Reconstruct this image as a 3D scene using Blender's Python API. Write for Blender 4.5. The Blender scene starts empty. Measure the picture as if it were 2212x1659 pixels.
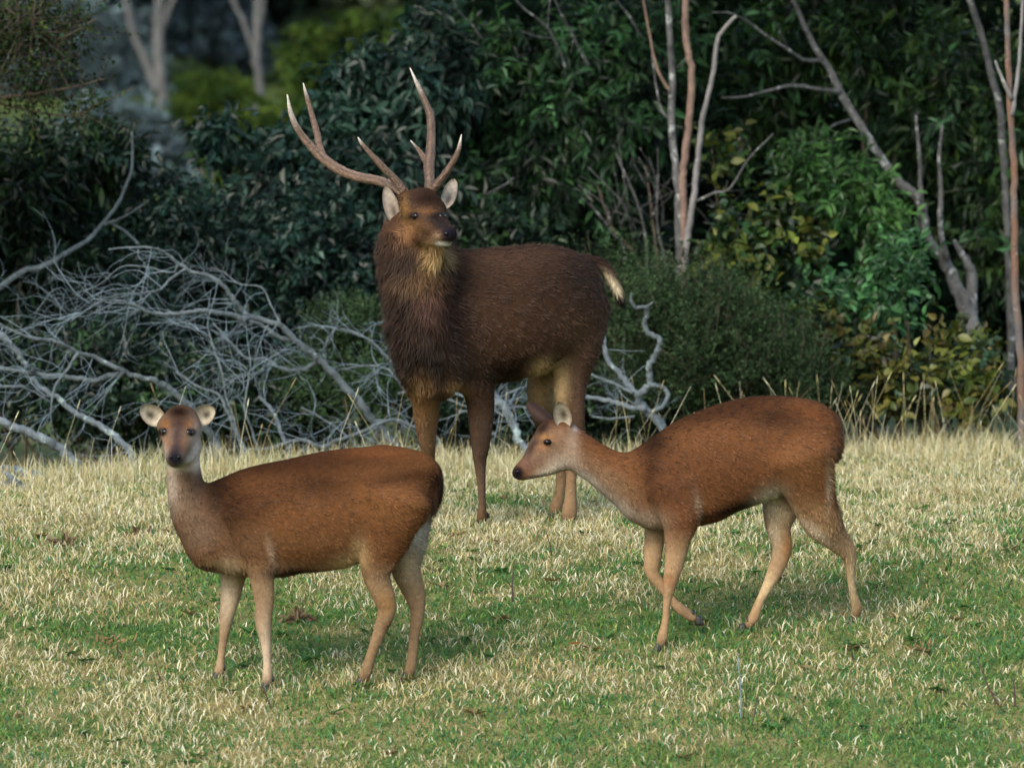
import bpy, math, random
import numpy as np
from mathutils import Vector, Matrix

# ---------------------------------------------------------------- camera, sky, sun, exposure
SC = bpy.context.scene
PW, PH = 2212.0, 1659.0                 # photograph frame used for measuring
LENS = 219.0
F = PW * LENS / 36.0                    # focal length in frame pixels
PITCH = math.radians(4.0)
HC = 2.319                              # camera height above the brow of the slope
cd = bpy.data.cameras.new('camera'); cam = bpy.data.objects.new('camera', cd)
SC.collection.objects.link(cam); SC.camera = cam
cam.location = (0, 0, HC); cam.rotation_euler = (math.radians(90) - PITCH, 0, 0)
cd.lens = LENS; cd.sensor_width = 36.0; cd.sensor_fit = 'HORIZONTAL'
cd.clip_start = 0.5; cd.clip_end = 4000
cd.dof.use_dof = True; cd.dof.focus_distance = 24.2; cd.dof.aperture_fstop = 4.0

SUN_AZ, SUN_EL = math.radians(208), math.radians(40)
wd = bpy.data.worlds.new('World'); SC.world = wd; wd.use_nodes = True
nt = wd.node_tree; nt.nodes.clear()
sky = nt.nodes.new('ShaderNodeTexSky'); sky.sky_type = 'NISHITA'; sky.sun_disc = False
sky.sun_elevation = SUN_EL; sky.sun_rotation = SUN_AZ; sky.air_density = 1.3; sky.dust_density = 2.0; sky.ozone_density = 1.0
bg = nt.nodes.new('ShaderNodeBackground'); bg.inputs[1].default_value = 0.12
wo = nt.nodes.new('ShaderNodeOutputWorld')
nt.links.new(sky.outputs[0], bg.inputs[0]); nt.links.new(bg.outputs[0], wo.inputs[0])
sl = bpy.data.lights.new('sun', 'SUN'); sl.energy = 1.5; sl.angle = math.radians(28); sl.color = (1.0, 0.90, 0.77)
sun = bpy.data.objects.new('sun', sl); SC.collection.objects.link(sun)
sdir = Vector((math.sin(SUN_AZ) * math.cos(SUN_EL), math.cos(SUN_AZ) * math.cos(SUN_EL), math.sin(SUN_EL)))
sun.rotation_euler = sdir.to_track_quat('Z', 'Y').to_euler(); sun.location = sdir * 60
vs = SC.view_settings; vs.view_transform = 'Standard'; vs.look = 'None'; vs.gamma = 1.0; vs.use_curve_mapping = False
vs.exposure = 1.6
SC.render.engine = 'CYCLES'
SC.cycles.max_bounces = 6; SC.cycles.diffuse_bounces = 3; SC.cycles.glossy_bounces = 2
SC.cycles.transmission_bounces = 3; SC.cycles.transparent_max_bounces = 4
SC.cycles.use_denoising = True; SC.cycles.caustics_reflective = False; SC.cycles.caustics_refractive = False

# ---------------------------------------------------------------- helpers
C = SC.collection
rng = np.random.default_rng(11)
CP, SP = math.cos(PITCH), math.sin(PITCH)
def P(u, v, d):
    """frame pixel + distance along the ground axis -> world point (works on arrays)"""
    u = np.asarray(u, float); v = np.asarray(v, float); d = np.asarray(d, float)
    a = (u - PW / 2) / F; b = (v - PH / 2) / F
    dy = CP - b * SP; dz = -SP - b * CP
    s = d / dy
    return np.stack(np.broadcast_arrays(a * s, d, HC + dz * s), -1)
def project(p):
    x, y, z = p[:, 0], p[:, 1], p[:, 2] - HC
    f = y * CP - z * SP; up = y * SP + z * CP
    return PW / 2 + F * x / f, PH / 2 - F * up / f
# ground height: near bank, dip, slope up to a flat brow, gentle hollow behind, far meadow
_gy = np.array([-60, -2, 4, 9, 14, 18, 21, 24.3, 25.2, 28.6, 31, 36, 60, 90, 140, 400])
_gz = np.array([.75, .7, -.2, -1.1, -1.75, -1.25, -.69, -.06, 0, 0, -.12, -.15, .0, .12, .9, 6.])
_ty = np.arange(-60, 400, .05); _tz = np.interp(_ty, _gy, _gz)
_k = np.ones(17) / 17
_tz = np.convolve(np.pad(_tz, 8, mode='edge'), _k, 'valid')
_lat = np.random.default_rng(5).random((64, 64, 64))
def vnoise(p, s=1.0):
    """value noise on Nx3 points -> 0..1"""
    q = np.asarray(p, float) * s + 100.0
    i = np.floor(q).astype(int); f = q - i; f = f * f * (3 - 2 * f); i &= 63; j = (i + 1) & 63
    r = 0
    for a in (0, 1):
        for b in (0, 1):
            for c in (0, 1):
                w = (f[:, 0] if a else 1 - f[:, 0]) * (f[:, 1] if b else 1 - f[:, 1]) * (f[:, 2] if c else 1 - f[:, 2])
                r = r + w * _lat[(j if a else i)[:, 0], (j if b else i)[:, 1], (j if c else i)[:, 2]]
    return r
def n2(x, y, s, o=0.):
    x = np.asarray(x, float).ravel(); y = np.asarray(y, float).ravel()
    return vnoise(np.stack([x, y, np.full_like(x, o)], 1), s)
def gz(x, y):
    x = np.asarray(x, float); y = np.asarray(y, float); sh = np.broadcast(x, y).shape
    xb = np.broadcast_to(x, sh).ravel(); yb = np.broadcast_to(y, sh).ravel()
    z = np.interp(yb, _ty, _tz) + .05 * (n2(xb, yb, .9, 3.1) - .5) * np.clip((yb - 2) / 10, 0, 1) + .025 * (n2(xb, yb, 3.1, 7.7) - .5)
    s = np.clip((yb - (28.15 + .45 * np.clip(xb, -4, 4))) / 1.8, 0, 1); s = s * s * (3 - 2 * s); r = np.clip((yb - 36) / 14, 0, 1)
    return (z - .42 * s * (1 - r * r * (3 - 2 * r))).reshape(sh)
def G(u, v):
    """where the pixel's ray meets the ground"""
    d = np.arange(12, 160, .02); p = P(u, v, d)
    below = np.nonzero(p[:, 2] < gz(p[:, 0], p[:, 1]))[0]
    return p[below[0]] if len(below) else p[-1]
def unit(a): return a / (np.linalg.norm(a, axis=-1, keepdims=True) + 1e-12)

def mesh_data(name, verts, faces, col=None, smooth=True, mat=None, normals=None):
    """faces: list of integer arrays (n,3) or (n,4)"""
    me = bpy.data.meshes.new(name)
    faces = [np.asarray(f, np.int32) for f in faces if len(f)]
    verts = np.asarray(verts, np.float32)
    me.vertices.add(len(verts)); me.vertices.foreach_set('co', verts.ravel())
    tot = np.concatenate([np.full(len(f), f.shape[1], np.int32) for f in faces])
    loops = np.concatenate([f.ravel() for f in faces])
    start = np.concatenate([[0], np.cumsum(tot)[:-1]]).astype(np.int32)
    me.loops.add(len(loops)); me.loops.foreach_set('vertex_index', loops)
    me.polygons.add(len(tot)); me.polygons.foreach_set('loop_start', start); me.polygons.foreach_set('loop_total', tot)
    me.polygons.foreach_set('use_smooth', np.full(len(tot), smooth))
    me.update(calc_edges=True)
    if col is not None:
        at = me.color_attributes.new('Col', 'FLOAT_COLOR', 'POINT')
        c = np.ones((len(verts), 4), np.float32); c[:, :3] = col; at.data.foreach_set('color', c.ravel())
    if normals is not None:
        me.normals_split_custom_set_from_vertices(np.asarray(normals, np.float32).tolist())
    if mat: me.materials.append(mat)
    return me
def link(name, me, parent=None):
    o = bpy.data.objects.new(name, me); C.objects.link(o)
    if parent is not None:
        o.parent = parent
        off = Vector((0, 0, 0)); q = parent
        while q is not None: off += q.location; q = q.parent
        o.location = -off
    return o
def obj(name, verts, faces, mat, parent=None, col=None, smooth=True, kind=None, normals=None):
    o = link(name, mesh_data(name, verts, faces, col, smooth, mat, normals), parent)
    if kind: o['kind'] = kind
    return o
def tag(o, label, cat, group=None, kind=None):
    o['label'] = label; o['category'] = cat
    if group: o['group'] = group
    if kind: o['kind'] = kind
    return o
def thing(name, loc, label, cat, group=None):
    e = bpy.data.objects.new(name, None); C.objects.link(e); e.empty_display_size = .1
    e.location = tuple(float(c) for c in loc)
    return tag(e, label, cat, group)

def smooth_path(pts, n=5):
    """Catmull-Rom through rows of pts (any columns)"""
    p = np.asarray(pts, float)
    if len(p) < 3: return np.concatenate([p[:1] + (p[1:] - p[:1]) * t for t in np.linspace(0, 1, n + 1)[:, None]]).reshape(-1, p.shape[1])
    q = np.concatenate([[2 * p[0] - p[1]], p, [2 * p[-1] - p[-2]]])
    out = []
    for i in range(1, len(q) - 2):
        for t in np.linspace(0, 1, n, endpoint=False):
            a, b, c, d = q[i - 1], q[i], q[i + 1], q[i + 2]
            out.append(.5 * (2 * b + (c - a) * t + (2 * a - 5 * b + 4 * c - d) * t * t + (3 * b - a - 3 * c + d) * t ** 3))
    out.append(p[-1]); return np.array(out)
def tube(pts, rad, sides=6, rough=0., rs=None):
    pts = np.asarray(pts, float); rad = np.asarray(rad, float); n = len(pts)
    t = unit(np.gradient(pts, axis=0)); ref = np.array([0, 1, 0.]) if abs(t[0][1]) < .8 else np.array([1., 0, 0])
    nx = []
    for i in range(n):
        ref = ref - t[i] * ref.dot(t[i]); ref = ref / (np.linalg.norm(ref) + 1e-9); nx.append(ref)
    nx = np.array(nx); ny = np.cross(t, nx)
    a = np.arange(sides) * 2 * math.pi / sides
    rr = rad[:, None] * np.ones((1, sides))
    if rough and rs is not None: rr = rr * (1 + rough * (rs.random((n, sides)) - .5) * 2)
    v = pts[:, None] + rr[..., None] * (nx[:, None] * np.cos(a)[None, :, None] + ny[:, None] * np.sin(a)[None, :, None])
    v = v.reshape(-1, 3)
    i = np.arange(n - 1)[:, None] * sides; j = np.arange(sides)[None]; k = (j + 1) % sides
    f = np.stack([i + j, i + k, i + sides + k, i + sides + j], -1).reshape(-1, 4)
    v = np.concatenate([v, pts[:1], pts[-1:]]); b = len(v) - 2; e = len(v) - 1
    jj = np.arange(sides); kk = (jj + 1) % sides
    caps = np.concatenate([np.stack([kk, jj, np.full(sides, b)], 1), np.stack([(n - 1) * sides + jj, (n - 1) * sides + kk, np.full(sides, e)], 1)])
    return v, f, caps
class MB:
    """collects shapes that belong to ONE part"""
    def __init__(s): s.v = []; s.q = []; s.t = []; s.c = []; s.n = 0
    def add(s, v, quads=None, tris=None, col=None):
        s.v.append(v)
        if quads is not None and len(quads): s.q.append(np.asarray(quads) + s.n)
        if tris is not None and len(tris): s.t.append(np.asarray(tris) + s.n)
        if col is not None: s.c.append(np.broadcast_to(col, (len(v), 3)))
        s.n += len(v)
    def tube(s, pts, rad, sides=6, col=None, rough=0., rs=None):
        v, q, t = tube(pts, rad, sides, rough, rs); s.add(v, q, t, col)
    def build(s, name, mat, parent=None, kind=None, smooth=True, normals=None):
        fs = ([np.concatenate(s.q)] if s.q else []) + ([np.concatenate(s.t)] if s.t else [])
        return obj(name, np.concatenate(s.v), fs, mat, parent, np.concatenate(s.c) if s.c else None, smooth, kind, normals)

# ---------------------------------------------------------------- materials
def mat_new(name):
    m = bpy.data.materials.new(name); m.use_nodes = True; t = m.node_tree; t.nodes.clear()
    o = t.nodes.new('ShaderNodeOutputMaterial'); b = t.nodes.new('ShaderNodeBsdfPrincipled'); t.links.new(b.outputs[0], o.inputs[0])
    return m, t, b, o
def node(t, kind, **kw):
    n = t.nodes.new(kind)
    for k, v in kw.items(): setattr(n, k, v)
    return n
def mixcol(t, blend, fac, a, b):
    m = node(t, 'ShaderNodeMix', data_type='RGBA', blend_type=blend)
    for s, x in ((0, fac), (6, a), (7, b)):
        if hasattr(x, 'is_linked'): t.links.new(x, m.inputs[s])
        else: m.inputs[s].default_value = x
    return m.outputs[2]
def ramp(t, src, stops):
    r = node(t, 'ShaderNodeValToRGB'); t.links.new(src, r.inputs[0]); e = r.color_ramp.elements
    while len(e) < len(stops): e.new(.5)
    for k, (p, c) in zip(e, stops):
        k.position = p; k.color = (*c, 1) if len(c) == 3 else c
    return r.outputs[0]
def noise(t, scale, detail=4, rough=.6, dist=0.):
    co = node(t, 'ShaderNodeNewGeometry'); n = node(t, 'ShaderNodeTexNoise'); n.inputs['Scale'].default_value = scale
    n.inputs['Detail'].default_value = detail; n.inputs['Roughness'].default_value = rough; n.inputs['Distortion'].default_value = dist
    t.links.new(co.outputs['Position'], n.inputs['Vector']); return n.outputs['Fac']
def bump(t, b, src, strength, dist=.01):
    n = node(t, 'ShaderNodeBump'); n.inputs['Strength'].default_value = strength; n.inputs['Distance'].default_value = dist
    t.links.new(src, n.inputs['Height']); t.links.new(n.outputs[0], b.inputs['Normal'])
def m_vcol(name, rough=.7, spec=.3, trans=0., nscale=0, namp=.3, bmp=0.):
    m, t, b, o = mat_new(name); a = node(t, 'ShaderNodeVertexColor', layer_name='Col'); c = a.outputs[0]
    if nscale:
        n = noise(t, nscale); c = mixcol(t, 'MULTIPLY', 1., c, ramp(t, n, [(.25, (1 - namp,) * 3), (.75, (1 + namp,) * 3)]))
        if bmp: bump(t, b, n, bmp)
    t.links.new(c, b.inputs['Base Color']); b.inputs['Roughness'].default_value = rough; b.inputs['Specular IOR Level'].default_value = spec
    if trans:
        tr = node(t, 'ShaderNodeBsdfTranslucent'); t.links.new(mixcol(t, 'MULTIPLY', 1., c, (1.1, 1.25, .5, 1)), tr.inputs[0])
        ms = node(t, 'ShaderNodeMixShader'); ms.inputs[0].default_value = trans
        t.links.new(b.outputs[0], ms.inputs[1]); t.links.new(tr.outputs[0], ms.inputs[2]); t.links.new(ms.outputs[0], o.inputs[0])
    return m
def m_bark(name, dark, light, lichen=None, lp=.62, scale=9, red=None):
    m, t, b, o = mat_new(name)
    c = ramp(t, noise(t, scale, 6, .7, .6), [(.3, dark), (.7, light)])
    if red is not None: c = mixcol(t, 'MIX', ramp(t, noise(t, 2.3, 2), [(.45, (0, 0, 0)), (.6, (1, 1, 1))]), c, (*red, 1))
    if lichen is not None: c = mixcol(t, 'MIX', ramp(t, noise(t, 14, 5, .75), [(lp, (0, 0, 0)), (lp + .06, (1, 1, 1))]), c, (*lichen, 1))
    t.links.new(c, b.inputs['Base Color']); b.inputs['Roughness'].default_value = .85; b.inputs['Specular IOR Level'].default_value = .2
    bump(t, b, noise(t, scale * 4, 6, .75), .8, .02); return m
def m_plain(name, col, rough=.6, spec=.4, var=.25, scale=30):
    m, t, b, o = mat_new(name); n = noise(t, scale)
    c = mixcol(t, 'MULTIPLY', 1., (*col, 1), ramp(t, n, [(.25, (1 - var,) * 3), (.75, (1 + var,) * 3)]))
    t.links.new(c, b.inputs['Base Color']); b.inputs['Roughness'].default_value = rough; b.inputs['Specular IOR Level'].default_value = spec
    return m
M_LEAF = m_vcol('leaf_glossy', .45, .28, .22)
M_LEAFM = m_vcol('leaf_matt', .8, .06, .25)
M_GRASS = m_vcol('grass_blades', .8, .1, .35)
M_FUR = m_vcol('fur', .55, .07)
M_HIDE = m_vcol('hide', .9, .0, 0., 60, .25)
M_ANT = m_vcol('antler_bone', .55, .3, 0., 120, .45, 1.)
M_EYE = m_plain('eye_dark', (.004, .003, .003), .05, .22, .05)
M_NOSE = m_plain('nose_leather', (.012, .012, .02), .32, .5, .4, 200)
M_HOOF = m_plain('hoof_horn', (.02, .017, .015), .5, .4)
M_DEAD = m_bark('bark_dead_grey', (.030, .042, .048), (.155, .19, .205), (.34, .42, .42), .63, 18)
M_DEADL = m_bark('bark_dead_lichen', (0.060, 0.076, 0.088), (0.160, 0.196, 0.220), (0.272, 0.360, 0.352), .57, 12)
M_TWIG = m_plain('dead_twig_grey', (.125, .165, .195), .85, .1, .5, 16)
M_BARKG = m_bark('bark_grey', (.022, .024, .024), (.135, .14, .145), (.31, .34, .34), .57, 13)
M_BARKR = m_bark('bark_tan', (0.112, 0.078, 0.064), (0.240, 0.168, 0.136), None, .6, 10)
M_BARKP = m_bark('bark_pale', (0.104, 0.104, 0.108), (0.232, 0.228, 0.228), (0.336, 0.344, 0.344), .62, 9)
M_BARKM = m_bark('bark_grey_with_tan_strips', (0.052, 0.050, 0.050), (0.144, 0.140, 0.140), (0.256, 0.272, 0.272), .62, 10, (0.136, 0.080, 0.056))
M_BARKF = m_bark('bark_far_grey', (.05, .053, .055), (.105, .108, .108), None, .6, 3)
M_STEM = m_bark('stem_brown', (0.040, 0.032, 0.024), (0.120, 0.096, 0.072), None, .6, 20)
M_STICK = m_plain('dry_stick', (.07, .05, .045), .85, .2, .4, 40)
# ---------------------------------------------------------------- ground sheet
def ground():
    xs = np.unique(np.concatenate([np.linspace(-600, -6, 20), np.linspace(-6, 6, 97), np.linspace(6, 600, 20)]))
    ys = np.unique(np.concatenate([np.linspace(-60, 18, 40), np.linspace(18, 34, 129), np.linspace(34, 399, 60)]))
    X, Y = np.meshgrid(xs, ys); V = np.stack([X, Y, gz(X, Y)], -1).reshape(-1, 3); n = len(xs); m = len(ys)
    i = np.arange(m - 1)[:, None] * n; j = np.arange(n - 1)[None]
    mt, t, b, o = mat_new('ground_turf')
    c = ramp(t, noise(t, 1.7, 5, .65), [(.38, (.06, .12, .032)), (.5, (.13, .15, .055)), (.62, (.22, .195, .095))])
    c = mixcol(t, 'MULTIPLY', .8, c, ramp(t, noise(t, 45, 4, .7), [(.3, (.35, .35, .35)), (.7, (1.3, 1.25, 1.15))]))
    c = mixcol(t, 'MULTIPLY', .85, c, ramp(t, noise(t, 190, 3, .8), [(.3, (.2, .24, .2)), (.5, (.85, .9, .8)), (.68, (1.9, 1.7, 1.5))]))
    # the far meadow is a deeper olive green
    geo = node(t, 'ShaderNodeNewGeometry'); sx = node(t, 'ShaderNodeSeparateXYZ'); t.links.new(geo.outputs['Position'], sx.inputs[0])
    mr = node(t, 'ShaderNodeMapRange'); mr.inputs[1].default_value = 33; mr.inputs[2].default_value = 46; t.links.new(sx.outputs[1], mr.inputs[0])
    far = ramp(t, noise(t, .35, 5, .6), [(.35, (.022, .04, .009)), (.65, (.05, .07, .014))])
    c = mixcol(t, 'MIX', mr.outputs[0], c, far)
    t.links.new(c, b.inputs['Base Color']); b.inputs['Roughness'].default_value = .95; b.inputs['Specular IOR Level'].default_value = .1
    bump(t, b, noise(t, 60, 5, .7), .6, .03)
    g = obj('ground', V, [np.stack([i + j, i + j + 1, i + n + 1 + j, i + n + j], -1).reshape(-1, 4)], mt); g['kind'] = 'structure'
ground()

# green patches of the turf (frame pixels -> ground), the rest is dry straw
GREENS = [(G(u, v), ru, ry) for u, v, ru, ry in ((720, 1330, .42, .25), (420, 1400, .35, .22), (560, 1290, .3, .2), (1330, 1215, .22, .15), (1500, 1340, .4, .25), (1250, 1330, .35, .2), (980, 1290, .35, .2),
          (1950, 1450, .5, .25), (1150, 1560, .7, .22), (1700, 1640, .7, .2), (700, 1590, .5, .18), (150, 1400, .3, .2), (2050, 1280, .35, .2), (330, 1075, .2, .18), (100, 1580, .4, .2), (1800, 1560, .4, .2), (2150, 1620, .4, .2))]
DRYS = [(G(u, v), ru, ry) for u, v, ru, ry in ((500, 1540, .55, .22), (230, 1180, .6, .5), (1000, 1190, .5, .4), (1350, 1150, .5, .3), (1600, 1530, .35, .2), (2000, 1120, .6, .5), (120, 1290, .4, .3), (1450, 1600, .3, .12), (850, 1480, .4, .12))]
def greenness(x, y):
    g = .55 + .8 * (n2(x, y, 1.5, 1.3) - .5) + 1.0 * (n2(x, y, 6.5, 4.3) - .5) + 1.1 * (n2(x, y, 21., 9.3) - .5)
    for c, ru, ry in GREENS: g = g + .26 * np.exp(-((x - c[0]) / ru) ** 2 - ((y - c[1]) / ry) ** 2)
    for c, ru, ry in DRYS: g = g - .34 * np.exp(-((x - c[0]) / ru) ** 2 - ((y - c[1]) / ry) ** 2)
    return np.clip(g - .42 * np.clip((y - 25.0 - .3 * x) / 1.6, 0, 1), 0, 1)
def blades(name, x, y, L, wid, lean, col, rs, tipcol=1.15, kind='stuff', label=None, cat=None, curve=.5, zoff=0.):
    n = len(x); base = np.stack([x, y, gz(x, y) - .006 + zoff], 1); az = rs.uniform(0, 2 * math.pi, n)
    d = np.stack([np.cos(az), np.sin(az), np.zeros(n)], 1); fz = rs.uniform(0, 2 * math.pi, n); sd = np.stack([np.cos(fz), np.sin(fz), np.zeros(n)], 1) * wid[:, None]
    up = np.array([0, 0, 1.])
    m = base + (up + d * (lean * (1 - curve))[:, None]) * (L * .5)[:, None]
    t = m + unit(up * (1 - .5 * lean)[:, None] + d * (lean * (1 + curve * 2))[:, None]) * (L * .5)[:, None]
    t[:, 2] = np.maximum(t[:, 2], gz(t[:, 0], t[:, 1]) + .002)
    v = np.stack([base - sd, base + sd, m + sd * .8, m - sd * .8, t], 1).reshape(-1, 3); k = np.arange(n)[:, None] * 5
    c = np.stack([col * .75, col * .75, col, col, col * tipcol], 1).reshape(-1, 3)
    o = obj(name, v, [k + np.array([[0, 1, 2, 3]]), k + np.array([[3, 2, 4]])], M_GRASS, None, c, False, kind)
    if label: tag(o, label, cat)
    return o
def scatter(n, y0, y1, rs, xin=2.35, xout=4.6, share=.8):
    x = np.where(rs.random(n) < share, rs.uniform(-xin, xin, n), rs.uniform(-xout, xout, n)); return x, rs.uniform(y0, y1, n)
STRAW = np.array([(.43, .37, .195), (.53, .475, .305), (.36, .295, .145), (.46, .425, .305), (.28, .215, .115), (.63, .595, .48)])
GREEN = np.array([(.075, .175, .05), (.11, .21, .055), (.05, .135, .05), (.15, .235, .06), (.06, .16, .075)])
def grass():
    rs = np.random.default_rng(21)
    # short turf
    x, y = scatter(178000, 21.2, 28.9, rs, 2.2, 4., .86); g = greenness(x, y); isg = rs.random(len(x)) < g * .95
    cg = GREEN[rs.integers(0, 5, len(x))]; cs = STRAW[rs.integers(0, 6, len(x))]
    col = np.where(isg[:, None], cg, cs) * rs.uniform(.65, 1.3, (len(x), 1))
    L = np.where(isg, rs.uniform(.015, .042, len(x)), rs.uniform(.014, .05, len(x))) * (1 + .4 * n2(x, y, 2.2, 5.))
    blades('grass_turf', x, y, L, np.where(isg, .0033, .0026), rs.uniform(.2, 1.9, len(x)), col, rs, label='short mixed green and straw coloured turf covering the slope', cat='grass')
    # dry straw bents standing and lying in the turf
    x, y = scatter(60000, 20.6, 29.4, rs); g = greenness(x, y); cl = n2(x, y, 3.3, 12.)
    keep = rs.random(len(x)) < np.clip(1.1 - g * 1.25, .05, 1) * np.clip(.1 + 1.3 * cl, 0, 1) * np.clip(.55 + .45 * (y - 23.5) / 2, .5, 1); x, y = x[keep], y[keep]
    col = STRAW[rs.integers(0, 6, len(x))] * rs.uniform(.75, 1.3, (len(x), 1)); L = rs.uniform(.025, .075, len(x)) * (1 + .5 * np.clip((y - 24.6) / 1.5, 0, 1))
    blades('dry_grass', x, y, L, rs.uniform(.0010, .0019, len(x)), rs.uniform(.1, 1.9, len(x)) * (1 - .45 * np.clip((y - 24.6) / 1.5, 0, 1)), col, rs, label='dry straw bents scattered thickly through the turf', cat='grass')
    # tall bleached grass along the brow
    x, y = scatter(26000, 26.6, 30.2, rs); d = n2(x, y, 1.3, 2.) + .6 * n2(x, y, 4., 8.)
    yb = 28.15 + .45 * np.clip(x, -4, 4); keep = (y < yb + .7) & (rs.random(len(x)) < np.clip((y - yb + 1.3) / 1.2, 0.04, 1)) & (d + .35 * np.clip(np.abs(x - .2) / 2, 0, 1) > .68 + .2 * rs.random(len(x))); x, y = x[keep], y[keep]
    col = STRAW[rs.integers(0, 6, len(x))] * rs.uniform(.8, 1.25, (len(x), 1)); gr = rs.random(len(x)) < .22; col[gr] = col[gr] * .3 + np.array((.10, .15, .06)) * .7
    L = rs.uniform(.05, .16, len(x)) * (.5 + .9 * n2(x, y, 2., 4.))
    blades('tall_dry_grass', x, y, L, rs.uniform(.0012, .0022, len(x)), rs.uniform(.05, .55, len(x)), col, rs, label='tall bleached grass fringing the brow in front of the thicket', cat='grass', curve=.7)
    # seed stalks
    n = 260; x = np.concatenate([rs.uniform(.95, 3.2, n // 2), rs.uniform(-3.2, 3.2, n // 2)]); y = 28.15 + .45 * x + rs.uniform(-1.2, .5, n); mb = MB()
    for i in range(n):
        b = np.array([x[i], y[i], float(gz(x[i], y[i])) - .01]); h = rs.uniform(.12, .40); l = rs.normal(0, .28, 2)
        p = np.array([b, b + [l[0] * h * .4, l[1] * h * .4, h * .55], b + [l[0] * h, l[1] * h, h]]); c = STRAW[rs.integers(0, 6)] * rs.uniform(.8, 1.2)
        mb.tube(p, [.0011, .0009, .0006], 3, c); q = p[2] + (p[2] - p[1]) * np.array([[-.05], [.06], [.16], [.24]])
        if rs.random() < .7: mb.tube(q, [.0008, .0022, .0017, .0005], 4, c * 1.1)
    tag(mb.build('grass_stalks', M_GRASS, None, 'stuff'), 'thin pale seed stalks rising above the tall grass', 'grass')
    # coarser turf nearer than the frame, so the slope goes on below it
    x = rs.uniform(-5, 5, 15000); y = rs.uniform(16.5, 20.8, 15000); g = greenness(x, y); isg = rs.random(len(x)) < g
    col = np.where(isg[:, None], GREEN[rs.integers(0, 5, len(x))], STRAW[rs.integers(0, 6, len(x))]) * rs.uniform(.65, 1.3, (len(x), 1))
    blades('grass_lower_slope', x, y, rs.uniform(.03, .09, len(x)), np.full(len(x), .0055), rs.uniform(.2, 1.2, len(x)), col, rs, label='grass on the lower slope below the deer', cat='grass')
    # weed rosettes and matted tufts
    mb = MB(); n = 260; x, y = scatter(n, 20.8, 27.2, rs)
    for i in range(n):
        k = rs.integers(5, 9); az = rs.uniform(0, 6.28, k); d = np.stack([np.cos(az), np.sin(az), rs.uniform(.15, .7, k)], 1); L_ = rs.uniform(.025, .055, k); b_ = np.array([x[i], y[i], float(gz(x[i], y[i])) + .008])
        v_, q_ = leaf_mesh(np.tile(b_, (k, 1)), d, np.tile([0, 0, 1.], (k, 1)), L_, L_ * rs.uniform(.1, .2), .2); c_ = (np.array((.05, .12, .035)) if rs.random() < .65 else np.array((.16, .12, .06))) * rs.uniform(.6, 1.3)
        mb.add(v_, q_, None, c_)
    tag(mb.build('weed_rosettes', M_LEAFM, None, 'stuff', False), 'small flat weed rosettes dotted through the turf', 'weeds')

# ---------------------------------------------------------------- leaves
def leaf_mesh(p, d, n, L, W, droop=.15, simple=False):
    """N leaves: base p, direction d, face normal n, length L, half width W -> verts (6 each), quads"""
    d = unit(d); n = unit(n - d * (n * d).sum(1)[:, None]); s = np.cross(d, n); L_, W_ = L[:, None], W[:, None]
    f = n * (W_ * .35)
    b = p; l1 = p + d * L_ * .33 + s * W_ + f; l2 = p + d * L_ * .68 + s * W_ * .78 + f - n * L_ * droop * .35; t = p + d * L_ - n * L_ * droop
    r1 = p + d * L_ * .33 - s * W_ + f; r2 = p + d * L_ * .68 - s * W_ * .78 + f - n * L_ * droop * .35
    if simple:
        v = np.stack([b, p + d * L_ * .5 + s * W_ + f, t, p + d * L_ * .5 - s * W_ + f], 1).reshape(-1, 3); k = np.arange(len(p))[:, None] * 4
        return v, k + np.array([[0, 1, 2, 3]])
    v = np.stack([b, l1, l2, t, r2, r1], 1).reshape(-1, 3); k = np.arange(len(p))[:, None] * 6
    return v, np.concatenate([k + np.array([[0, 1, 2, 3]]), k + np.array([[0, 3, 4, 5]])])
def sub_blobs(blobs, rs, n, lo=.22, hi=.42):
    out = []; wt = np.array([b[1][0] * b[1][2] for b in blobs]); wt = wt / wt.sum()
    for k in rs.choice(len(blobs), n, p=wt):
        c, r = blobs[k]; q = unit(rs.normal(0, 1, 3)) * rs.random() ** .45 * .9
        s = rs.uniform(lo, hi); rr = np.maximum(np.array(r) * s, .06); out.append((np.array(c) + q * (np.array(r) - rr * .7), rr))
    return out
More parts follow.
